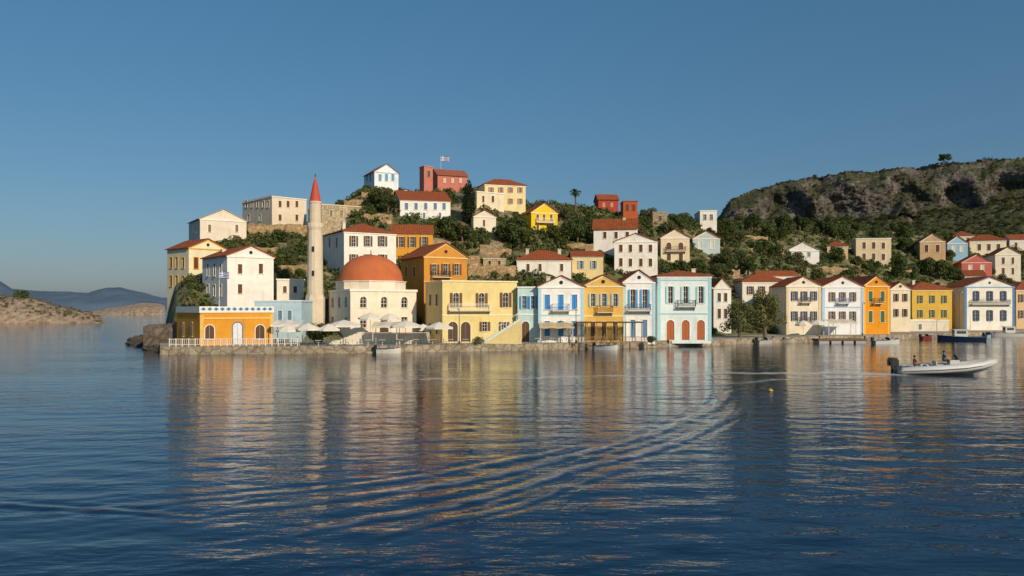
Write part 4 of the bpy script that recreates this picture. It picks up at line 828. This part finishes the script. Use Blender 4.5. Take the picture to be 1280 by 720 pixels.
def islet(name, px0, px1, Y0, Y1, prof, mat_, label, n=120, amp=1.0):
    cs = np.linspace(px0, px1, n); V = np.zeros((40, n, 3))
    for j, px in enumerate(cs):
        zt = CH+(HZ-float(np.interp(px, prof[0], prof[1])))*((Y0+Y1)/2)/1000
        for i in range(40):
            q = i/39; Y = Y0+(Y1-Y0)*q; x = (px-640)/1000*Y; z = -1.5+(zt+1.5)*math.sin(math.pi*min(1, q*1.0))**.6
            V[i, j] = (x, Y, z+noise.fractal(Vector((x*.05/amp, Y*.05/amp, 1)), .9, 2.1, 5)*1.2*amp*math.sin(math.pi*q))
    tag(link(name, grid_mesh(name, V.reshape(-1, 3), 40, n, mat_)), label, 'islet' if amp < 20 else 'mountains', kind='structure'); return V
m, nt, b = base_mat('islet_rock'); n2 = noise_n(nt, .35, detail=8, rough=.7)
nt.links.new(ramp(nt, n2, [(.36, (.12, .10, .055, 1)), (.48, (.33, .235, .16, 1)), (.66, (.50, .385, .29, 1))]), b.inputs['Base Color']); b.inputs['Roughness'].default_value = 1; bump(nt, b, n2, 1, 1.5)
VI = islet('rocky_islet', -300, 132, 318, 372, ([-300, -50, 0, 40, 70, 100, 125, 132], [350, 366, 371, 374, 381, 388, 396, 402]), m, 'bare tan rocky islet at the left edge')
out = []
for _ in range(420):
    c = VI[r.randrange(4, 30), r.randrange(60, 118)]; s = r.uniform(.4, 1.2); out.append(c+tmpl[r.randrange(5)]*s)
tag(link('islet_scrub', quads_mesh('islet_scrub', np.concatenate(out), MC['fdry'])), 'sparse dry scrub over the rocky islet at the left edge', 'scrub', kind='stuff')
islet('low_islet', 112, 206, 700, 790, ([112, 135, 160, 180, 195, 206], [390, 386, 382, 379, 379, 382]), m, 'low distant islet just left of the town', 60, 1.5)
def haze_tint(name, c):  # distance haze is put into the rock's base colour as a blue tint
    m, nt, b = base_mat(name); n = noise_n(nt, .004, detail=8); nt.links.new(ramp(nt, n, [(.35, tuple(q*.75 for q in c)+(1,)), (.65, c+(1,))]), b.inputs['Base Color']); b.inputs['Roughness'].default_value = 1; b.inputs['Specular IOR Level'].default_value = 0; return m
islet('distant_mountains', -400, 260, 6000, 9000, ([-400, -100, 0, 15, 50, 90, 110, 130, 150, 180, 200, 260], [350, 345, 352, 362, 366, 365, 367, 362, 360, 367, 372, 380]), haze_tint('hazy_mountain', (.12, .175, .245)), 'hazy blue mountains along the left horizon', 160, 25)
o = copy_tree(TP[3]); p = P(25, 373, 342); o.location = p-Vector((0,0,.8)); o.scale = (1.9, 1.6, 1.9); o.rotation_euler = (0, 0, 1); tag(o, 'dark round bush on top of the rocky islet at the left edge', 'bush')

# ------------------------------------------------------------ boats
WH = plain('white_hull', (.62, .61, .58), .35); GY = plain('boat_grey', (.35, .36, .38), .5); BK = plain('black_plastic', (.02, .02, .022), .4); ACR = plain('windscreen', (.05, .08, .1), .1)
def hull(L, B, H, fl=.35, n=16, bowrise=.35, tr=.75):
    mb = MB(); st = []
    for i in range(n+1):
        t = i/n; b_ = B/2*(tr+(1-tr)*math.sin(min(1, t*2)*math.pi/2))*(1 if t < .5 else math.cos((t-.5)*math.pi)**.65 if t < 1 else .01)
        b_ = max(b_, .02); sh = H*(1+bowrise*t*t); x = -L/2+L*t; ke = -.25+(.25+sh*.5)*max(0, t-.8)**1.5*6*.3
        st.append([(x, 0, ke), (x-0.0, b_*.75, ke+.25), (x, b_, sh), (x, b_-.08 if b_ > .1 else b_*.3, sh), (x, b_*.7, fl)])
    for s in (1, -1):
        for i in range(n):
            for k in range(4):
                q = [st[i][k], st[i+1][k], st[i+1][k+1], st[i][k+1]]; q = [(x, s*y, z) for x, y, z in q]; mb.poly(q if s > 0 else q[::-1])
    for i in range(n): mb.poly([(st[i][4][0], -st[i][4][1], st[i][4][2]), (st[i+1][4][0], -st[i+1][4][1], fl), (st[i+1][4][0], st[i+1][4][1], fl), (st[i][4][0], st[i][4][1], fl)])
    a = st[0]; mb.poly([a[0], (a[1]), a[2], (a[2][0], -a[2][1], a[2][2]), (a[1][0], -a[1][1], a[1][2])])
    return mb
def outboard(root, x, z, s=1):
    b = MB(); b.box(x-.32*s, x+.12*s, -.2*s, .2*s, z+.15*s, z+.62*s); b.box(x-.28*s, x+.08*s, -.16*s, .16*s, z+.621*s, z+.72*s); b.box(x-.14*s, x+.02*s, -.08*s, .08*s, z-.75*s, z+.149*s); b.box(x-.24*s, x+.1*s, -.12*s, .12*s, z-.5*s, z-.46*s); b.build('outboard_motor', BK, root)
def motor_boat(px, py, L, rz, label, hc=None, cabin=False, name='motor_boat', Y=None):
    Y = Y or 6000/(py-HZ); root = tag(empty(name, ((px-640)/1000*Y, Y, -.08), R(rz)), label, 'boat', 'small boats moored along the quay'); B = L*.36; H = .55+L*.03
    hull(L, B, H).build('hull', paint(hc, .35) if hc else WH, root, recalc=True)
    b = MB()
    for s in (-1, 1): b.tube([(-L/2, s*B/2*.78, H+.02), (-L*.1, s*B/2, H+.04), (L*.2, s*B/2*.86, H*1.15), (L*.4, s*B/2*.45, H*1.3), (L*.49, 0, H*1.36)], .06, 5)
    b.build('rubrail', plain('rail_blue', (.04, .10, .22), .5), root)
    if cabin:
        b = MB(); b.box(-L*.12, L*.16, -B*.26, B*.26, .36, 2.1); b.box(-L*.15, L*.19, -B*.3, B*.3, 2.101, 2.2); cb = b.build('cabin', WH, root)
        g = MB()
        for s in (-1, 1): g.box(-L*.08, L*.12, s*B*.262-.01, s*B*.262+.01, 1.4, 1.9)
        g.box(L*.16+.002, L*.16+.02, -B*.2, B*.2, 1.4, 1.9); g.build('window', ACR, cb)
        m_ = MB(); m_.lathe([(.05, .4), (.03, 4.6)], 6, (-L*.2, 0)); m_.build('mast', paint('c9b48c'), root)
    else:
        b = MB(); b.poly([(L*.08, -B*.3, H+.05), (L*.08, B*.3, H+.05), (-L*.0, B*.26, H+.5), (-L*.0, -B*.26, H+.5)]); b.box(L*.0, L*.12, -B*.28, B*.28, .36, H+.04); b.build('windscreen', [ACR], root)
        for q in (-.12, -.3): b = MB(); b.box(L*q-.2, L*q+.2, -B*.3, B*.3, .36, .62); b.build('bench', plain('seat_blue', (.08, .16, .3), .7), root)
    outboard(root, -L/2-.12, H*.8, .9)
    return root
motor_boat(758, 437.5, 3.4, -30, 'small white motorboat with blue rail moored below the pergola')
motor_boat(838, 433, 2.8, 65, 'small white dinghy moored below the turquoise mansion')
motor_boat(956, 429.5, 4.0, 35, 'small pale boat moored below the left quayside tree', 'b8b4a8')
motor_boat(980, 428.5, 3.4, -38, 'small beige skiff right of the boat below the quayside trees', 'c4b8a0')
motor_boat(1108, 430, 5.2, 16, 'white motorboat with outboard engine right of the floating pontoon')
motor_boat(1201, 426, 8.0, 170, 'dark blue fishing boat with white cabin below the blue pedimented house', '1b2740', cabin=True, name='fishing_boat')
motor_boat(1262, 420.5, 7.0, 175, 'white fishing boat with cabin and mast near the right edge', cabin=True, name='fishing_boat')
motor_boat(1158, 424.5, 3.4, 30, 'small red hulled boat left of the dark blue fishing boat', '8c3a2c')
motor_boat(1234, 422, 3.4, 40, 'small pale blue boat between the two fishing boats', '9fb8c8')
motor_boat(486, 441.5, 3.2, -3, 'small white rowing boat moored beneath the mosque terrace', 'd6d0c2')
Yp = 137; root = tag(empty('floating_pontoon', ((1049-640)/1000*Yp, Yp, 0), .03), 'flat dark floating pontoon moored left of the motorboat', 'pontoon')
b = MB(); b.box(-4.2, 4.2, -1.4, 1.4, .45, .75); b.build('deck', plain('wood_brown', (.16, .09, .05), .8), root)
for k in range(4): b = MB(); b.box(-4+k*2.1, -2.3+k*2.1, -1.3, 1.3, -.3, .449); b.build('float', GY, root)
for k in (-3.9, 3.9): b = MB(); b.lathe([(.1, .75), (.1, 1.15), (.16, 1.16), (.16, 1.25)], 8, (k, -1.1)); b.build('bollard', BK, root)
b = MB(); b.lathe([(.02, -.1), (.15, -.03), (.2, .04), (.14, .14), (.03, .18), (.02, .24)], 12); Yy = 6000/(489-HZ)
tag(b.build('mooring_buoy', paint('b99c34'), None, ((963-640)/1000*Yy, Yy, 0)), 'small yellow mooring buoy floating alone in the wake', 'buoy')
def rib():
    Y = 6000/(467.5-HZ); root = tag(empty('inflatable_boat', ((1184-640)/1000*Y, Y, .02), R(-3)), 'grey white inflatable speedboat with two people and black outboards in the foreground', 'boat')
    root.rotation_euler = (0, R(-2.0), R(-7))
    b = MB()
    for s in (-1, 1):
        pts = [(-4.5, s*1.12, .42), (-4.2, s*1.12, .45), (-1, s*1.15, .5), (1.2, s*1.1, .6), (2.6, s*.85, .76), (3.6, s*.42, .93), (4.1, 0, 1.0)]
        b.tube(pts, [.08, .33, .37, .37, .36, .32, .30], 14)
    b.build('sponson', plain('hypalon', (.60, .60, .58), .45), root, smooth_=True)
    b = MB()
    for s in (-1, 1): b.tube([(-4.2, s*1.46, .42), (-1, s*1.53, .48), (1.2, s*1.48, .58), (2.7, s*1.16, .75), (3.7, s*.68, .93), (4.42, 0, 1.01)], .045, 5)
    b.build('rubbing_strake', plain('strake', (.12, .13, .15), .6), root)
    b = MB(); st = [(-4.2, 1.0, -.25), (0, 1.0, -.28), (2.2, .75, -.1), (3.3, .4, .25), (3.9, .08, .7)]
    for (x0, w0, k0), (x1, w1, k1) in zip(st[:-1], st[1:]):
        for s in (-1, 1):
            q = [(x0, 0, k0), (x1, 0, k1), (x1, s*w1, k1*.5+.35), (x0, s*w0, k0*.5+.35)]; b.poly(q)
        b.poly([(x0, -w0, .4), (x1, -w1, .4+max(0, k1)*.5), (x1, w1, .4+max(0, k1)*.5), (x0, w0, .4)])
    b.poly([(-4.2, 0, -.25), (-4.2, 1, .25), (-4.2, 1, .8), (-4.2, -1, .8), (-4.2, -1, .25)]); b.build('hull', WH, root, recalc=True)
    b = MB(); b.box(.15, .95, -.38, .38, .42, 1.25); b.poly([(.95, -.38, 1.25), (.95, .38, 1.25), (.4, .38, 1.42), (.4, -.38, 1.42)]); cs = b.build('console', WH, root)
    b = MB(); b.poly([(.92, -.34, 1.27), (.92, .34, 1.27), (.65, .3, 1.75), (.65, -.3, 1.75)]); b.build('windscreen', ACR, cs)
    b = MB(); b.tube([(.1, .18*math.cos(t), 1.2+.18*math.sin(t)) for t in np.linspace(0, 6.28, 13)], .02, 5); b.build('steering_wheel', BK, cs)
    b = MB(); b.box(-1.05, -.45, -.45, .45, .42, .88); b.box(-1.1, -1.0, -.45, .45, .88, 1.2); b.build('helm_seat', plain('seat_pale', (.5, .5, .48), .7), root)
    b = MB(); b.box(-3.3, -2.7, -.8, .8, .42, .78); b.build('bench', plain('seat_pale', (.5, .5, .48), .7), root)
    b = MB(); b.box(2.0, 3.1, -.5, .5, .5, .82); b.build('bow_cushion', plain('seat_pale', (.5, .5, .48), .7), root)
    for s in (-.45, .45):
        e = MB(); x, z, sc = -4.55, .8, 1.05; e.box(x-.4, x+.18, s-.25, s+.25, z+.05, z+.62); e.box(x-.34, x+.1, s-.2, s+.2, z+.621, z+.78); e.box(x-.15, x+.03, s-.08, s+.08, z-1.1, z+.049); e.build('outboard_motor', BK, root)
    return root, Y
RB, RY = rib()
SKIN = plain('skin', (.45, .26, .17), .6)
def person(loc, rz, seated, shirt, pants, label, hair):
    me = bpy.data.meshes.new('person'); hz = .52 if seated else .93
    J = {'pel': (0,0,hz,.15), 'wai': (0,0,hz+.2,.13), 'che': (0,.0,hz+.4,.155), 'nek': (0,.0,hz+.57,.055), 'hea': (0,-.02,hz+.68,.09), 'top': (0,0,hz+.80,.075),
         'sL': (-.18,0,hz+.47,.065), 'eL': (-.26,-.12,hz+.22,.045), 'wL': (-.18,-.38,hz+.22,.03), 'hL': (-.15,-.46,hz+.24,.035), 'sR': (.18,0,hz+.47,.065), 'eR': (.26,-.12,hz+.22,.045), 'wR': (.18,-.38,hz+.22,.03), 'hR': (.15,-.46,hz+.24,.035)}
    if seated: J.update({'kL': (-.14,-.42,hz,.065), 'aL': (-.14,-.42,.1,.045), 'fL': (-.14,-.58,.05,.04), 'kR': (.14,-.42,hz,.065), 'aR': (.14,-.42,.1,.045), 'fR': (.14,-.58,.05,.04)})
    else: J.update({'kL': (-.13,-.03,.5,.065), 'aL': (-.14,.0,.09,.045), 'fL': (-.14,-.17,.04,.04), 'kR': (.13,-.03,.5,.065), 'aR': (.14,.0,.09,.045), 'fR': (.14,-.17,.04,.04)})
    J.update({'iL': (-.1,0,hz-.03,.09), 'iR': (.1,0,hz-.03,.09)})
    K = list(J); E = [('pel','wai'),('wai','che'),('che','nek'),('nek','hea'),('hea','top'),('che','sL'),('sL','eL'),('eL','wL'),('wL','hL'),('che','sR'),('sR','eR'),('eR','wR'),('wR','hR'),('pel','iL'),('iL','kL'),('kL','aL'),('aL','fL'),('pel','iR'),('iR','kR'),('kR','aR'),('aR','fR')]
    me.from_pydata([J[k][:3] for k in K], [(K.index(a), K.index(b_)) for a, b_ in E], [])
    o = bpy.data.objects.new('person', me); COL.objects.link(o); o.modifiers.new('s', 'SKIN'); sv = me.skin_vertices[0].data
    for i, k in enumerate(K): sv[i].radius = (J[k][3], J[k][3]); sv[i].use_root = (k == 'pel')
    su = o.modifiers.new('u', 'SUBSURF'); su.levels = 2; su.render_levels = 2
    dg = bpy.context.evaluated_depsgraph_get(); m2 = bpy.data.meshes.new_from_object(o.evaluated_get(dg)); o.modifiers.clear(); o.data = m2; m2.materials.clear()
    for q in (SKIN, paint(shirt, .9), paint(pants, .9)): m2.materials.append(q)
    for p in m2.polygons:
        c = p.center; p.use_smooth = True
        if c.z > hz+.53: p.material_index = 0
        elif abs(c.y+.0) > .14 and c.z > hz+.1 or (abs(c.x) > .22 and c.z < hz+.3 and c.z > hz+.1): p.material_index = 0
        elif c.z > hz+.06: p.material_index = 1
        elif c.z > (.4 if seated else .48): p.material_index = 2
        else: p.material_index = 0
    h = MB(); h.lathe([(.1, hz+.68), (.112, hz+.74), (.10, hz+.81), (.05, hz+.865), (.01, hz+.875)], 12, (0, .015)); h.build('hair', plain('hair_'+hair, (.03, .02, .015), .9), o, smooth_=True)
    o.location = loc; o.rotation_euler = (0, 0, rz); tag(o, label, 'person'); return o
bp = RB.location
person((bp.x-.28, bp.y+.03, bp.z+.40), math.pi/2, True, '3f5f9a', '2a2f3c', 'person in a blue shirt sitting at the wheel of the inflatable speedboat', 'a').location.z += .33
person((bp.x-2.85, bp.y+.2, bp.z+.30), math.pi/2, True, 'a8605a', '3a3a40', 'person in a faded red shirt sitting on the stern bench of the inflatable speedboat', 'b')

# ------------------------------------------------------------ water
def cat(pts, n=14):
    pts = [np.array(p, float) for p in pts]; pts = [2*pts[0]-pts[1]]+pts+[2*pts[-1]-pts[-2]]; o = []
    for i in range(1, len(pts)-2):
        for t in np.linspace(0, 1, n, endpoint=False):
            a, b_, c, d = pts[i-1:i+3]; o.append(.5*(2*b_+(c-a)*t+(2*a-5*b_+4*c-d)*t*t+(3*b_-a-3*c+d)*t**3))
    o.append(pts[-2]); return np.array(o)
def wpt(px, py): Y = 6000/(py-HZ); return ((px-640)/1000*Y, Y)
# (points, wave amplitude, width, foam with painted crest highlights)
WK = [([(1118,468.5),(1040,466),(960,466),(880,467.5),(760,470),(600,473),(420,478),(230,486)], .03, 2.8, 4.5),
      ([(1110,470),(1000,474),(900,479),(830,482)], .03, 1.8, 2.2),
      ([(918,487),(900,502),(862,524),(820,541),(740,562),(640,590),(520,609),(400,625),(245,643)], .036, .60, 1.35),
      ([(926,506),(905,524),(865,545),(810,563),(720,588),(640,612),(540,634),(440,652),(350,672)], .036, .52, 1.5),
      ([(880,500),(840,525),(770,548),(680,568),(560,590),(420,608),(250,625),(60,642),(-120,655)], .022, .5, .5),
      ([(800,580),(720,606),(640,634),(540,652),(460,672)], .020, .4, .7),
      ([(-100,628),(60,634),(180,640),(260,646)], .025, .35, .5)]
ys = np.concatenate([np.geomspace(5, 240, 820), np.geomspace(255, 30000, 40)]); ks = np.concatenate([np.linspace(-2.2, -.75, 25, endpoint=False), np.linspace(-.75, .75, 700), np.linspace(.75, 2.2, 26)[1:]])
YY, KK = np.meshgrid(ys, ks, indexing='ij'); XX = KK*YY; Z = np.zeros_like(XX); FO = np.zeros_like(XX)
near_ = 1/(1+(YY/80)**4)
for i in range(34):
    lam = rng.uniform(.6, 3.0); th = rng.normal(0, .5)+math.pi/2+.15; ph = rng.random()*6.28; kx, ky = math.cos(th)*6.283/lam, math.sin(th)*6.283/lam
    env = .5+.5*np.sin(XX*.09*rng.uniform(.6, 1.6)+YY*.13+ph*2)
    Z += .0019*lam**.8*np.sin(kx*XX+ky*YY+ph+.9*np.sin(XX*.35*rng.uniform(.5, 1.5)+ph))*near_*env
sub = YY < 110; xs_, ys_ = XX[sub], YY[sub]
for pts, amp, wd, fo in WK:
    C = cat([wpt(*p) for p in pts]); best = np.full(xs_.shape, 1e9); sg = np.zeros_like(best); tt = np.zeros_like(best)
    for i in range(len(C)-1):
        a, d = C[i], C[i+1]-C[i]; L2 = (d**2).sum()+1e-9; t = np.clip(((xs_-a[0])*d[0]+(ys_-a[1])*d[1])/L2, 0, 1); ex = xs_-a[0]-t*d[0]; ey = ys_-a[1]-t*d[1]; dd = np.hypot(ex, ey)
        mm = dd < best; best = np.where(mm, dd, best); sg = np.where(mm, np.sign(d[0]*ey-d[1]*ex), sg); tt = np.where(mm, (i+t)/(len(C)-1), tt)
    s = best*sg; e = np.sin(np.pi*np.clip(tt, .0, 1))**.6 if wd < 1.2 else np.clip(1-tt, 0, 1)**.5
    wob = .30*np.sin(xs_*.45+ys_*.25)+.12*np.sin(xs_*1.3-ys_*.5)
    s2 = s+wob*wd*.8
    Z[sub] += amp*e*np.exp(-(s2/(wd*1.7))**2)*np.cos(2*np.pi*s2/(wd*2.2))
    s3 = s2+.10*np.sin(xs_*3.1+ys_*2)*wd
    FO[sub] += fo*np.exp(-((s3-.12*wd)/(wd*.26))**2)*(1-.35*tt)*e*(.62+.38*np.sin(xs_*.8+ys_*.7)*np.sin(xs_*.31))
bx0, by0 = wpt(1118, 467); FO += 2.6*np.exp(-((XX-bx0+1.5)/2.6)**2-((YY-by0)/1.5)**2)
V = np.stack([XX, YY, Z], -1).reshape(-1, 3)
m, nt, b = base_mat('sea_water')
b.inputs['Base Color'].default_value = (.003, .018, .046, 1); b.inputs['Roughness'].default_value = .035; b.inputs['IOR'].default_value = 1.33
at = N(nt, 'ShaderNodeAttribute', attribute_name='foam_highlight')
w1 = noise_n(nt, 1.6, vec=(.5, 1.1, 1), detail=3, rough=.5); w2 = noise_n(nt, 5.0, vec=(.5, 1.1, 1), detail=2); w3 = noise_n(nt, .07, vec=(.5, 1.5, 1), detail=4)
ad = N(nt, 'ShaderNodeMath', operation='MULTIPLY_ADD'); nt.links.new(w2, ad.inputs[0]); ad.inputs[1].default_value = .20; nt.links.new(w1, ad.inputs[2])
st_ = ramp(nt, w3, [(.35, (.35,.35,.35,1)), (.6, (1,1,1,1))])
mu = N(nt, 'ShaderNodeMath', operation='MULTIPLY'); nt.links.new(ad.outputs[0], mu.inputs[0]); nt.links.new(st_, mu.inputs[1])
bump(nt, b, mu.outputs[0], .55, .11)
fn = noise_n(nt, 2.6, vec=(.45, 1.2, 1), detail=7, rough=.75)
f1 = N(nt, 'ShaderNodeMath', operation='MULTIPLY'); nt.links.new(at.outputs['Fac'], f1.inputs[0]); nt.links.new(ramp(nt, fn, [(.38, (.10,.10,.10,1)), (.62, (1,1,1,1))]), f1.inputs[1]); f1.use_clamp = True
df = N(nt, 'ShaderNodeBsdfDiffuse'); df.inputs[0].default_value = (.60, .56, .51, 1); mx_ = N(nt, 'ShaderNodeMixShader'); out = nt.nodes['Material Output']  # warm colour serves as foam and as painted reflections on wake crests
f2 = N(nt, 'ShaderNodeMath', operation='MULTIPLY'); nt.links.new(f1.outputs[0], f2.inputs[0]); f2.inputs[1].default_value = .70
nt.links.new(f2.outputs[0], mx_.inputs[0]); nt.links.new(b.outputs[0], mx_.inputs[1]); nt.links.new(df.outputs[0], mx_.inputs[2]); nt.links.new(mx_.outputs[0], out.inputs[0])
me = grid_mesh('sea', V, len(ys), len(ks), m)
A = me.attributes.new('foam_highlight', 'FLOAT', 'POINT'); A.data.foreach_set('value', FO.ravel().astype(np.float32))
tag(link('water', me), 'dark blue rippled harbour water crossed by boat wakes', 'water', kind='structure')
if me.polygons[0].normal.z < 0: me.flip_normals()

# ------------------------------------------------------------ light, sky, camera
el, az = R(26), R(146)
sd = Vector((math.sin(az)*math.cos(el), math.cos(az)*math.cos(el), math.sin(el)))
L = bpy.data.lights.new('Sun', 'SUN'); L.energy = 4.0; L.angle = R(.6); L.color = (1, .83, .62); lo = bpy.data.objects.new('Sun', L); COL.objects.link(lo); lo.rotation_euler = (-sd).to_track_quat('-Z', 'Y').to_euler()
wd = bpy.data.worlds.new('World'); bpy.context.scene.world = wd; wd.use_nodes = True; nt = wd.node_tree; bg = nt.nodes['Background']
sk = nt.nodes.new('ShaderNodeTexSky'); sk.sky_type = 'NISHITA'; sk.sun_disc = False; sk.sun_elevation = el; sk.sun_rotation = az; sk.dust_density = 1.0; sk.ozone_density = 1.4; sk.air_density = 1.0
tc = N(nt, 'ShaderNodeTexCoord'); sp = N(nt, 'ShaderNodeSeparateXYZ'); nt.links.new(tc.outputs['Generated'], sp.inputs[0])
tint = ramp(nt, sp.outputs['Z'], [(0, (.60, .60, .72, 1)), (.10, (.50, .66, .78, 1)), (.40, (.37, .76, .92, 1))])
o = mixc(nt, sk.outputs[0], tint, 1.0, 'MULTIPLY')
o = mixc(nt, o, (1.05, 2.25, 3.6, 1), .28)
nt.links.new(o, bg.inputs[0]); bg.inputs[1].default_value = .09
cam = bpy.data.cameras.new('Camera'); co = bpy.data.objects.new('Camera', cam); COL.objects.link(co); co.location = (0, 0, CH); co.rotation_euler = (math.pi/2, 0, 0)
cam.sensor_width = 36; cam.lens = 36*1000/1280; cam.shift_y = 25/1280; cam.clip_start = .5; cam.clip_end = 60000
S = bpy.context.scene; S.camera = co; S.view_settings.view_transform = 'Standard'; S.view_settings.look = 'None'; S.view_settings.exposure = 0
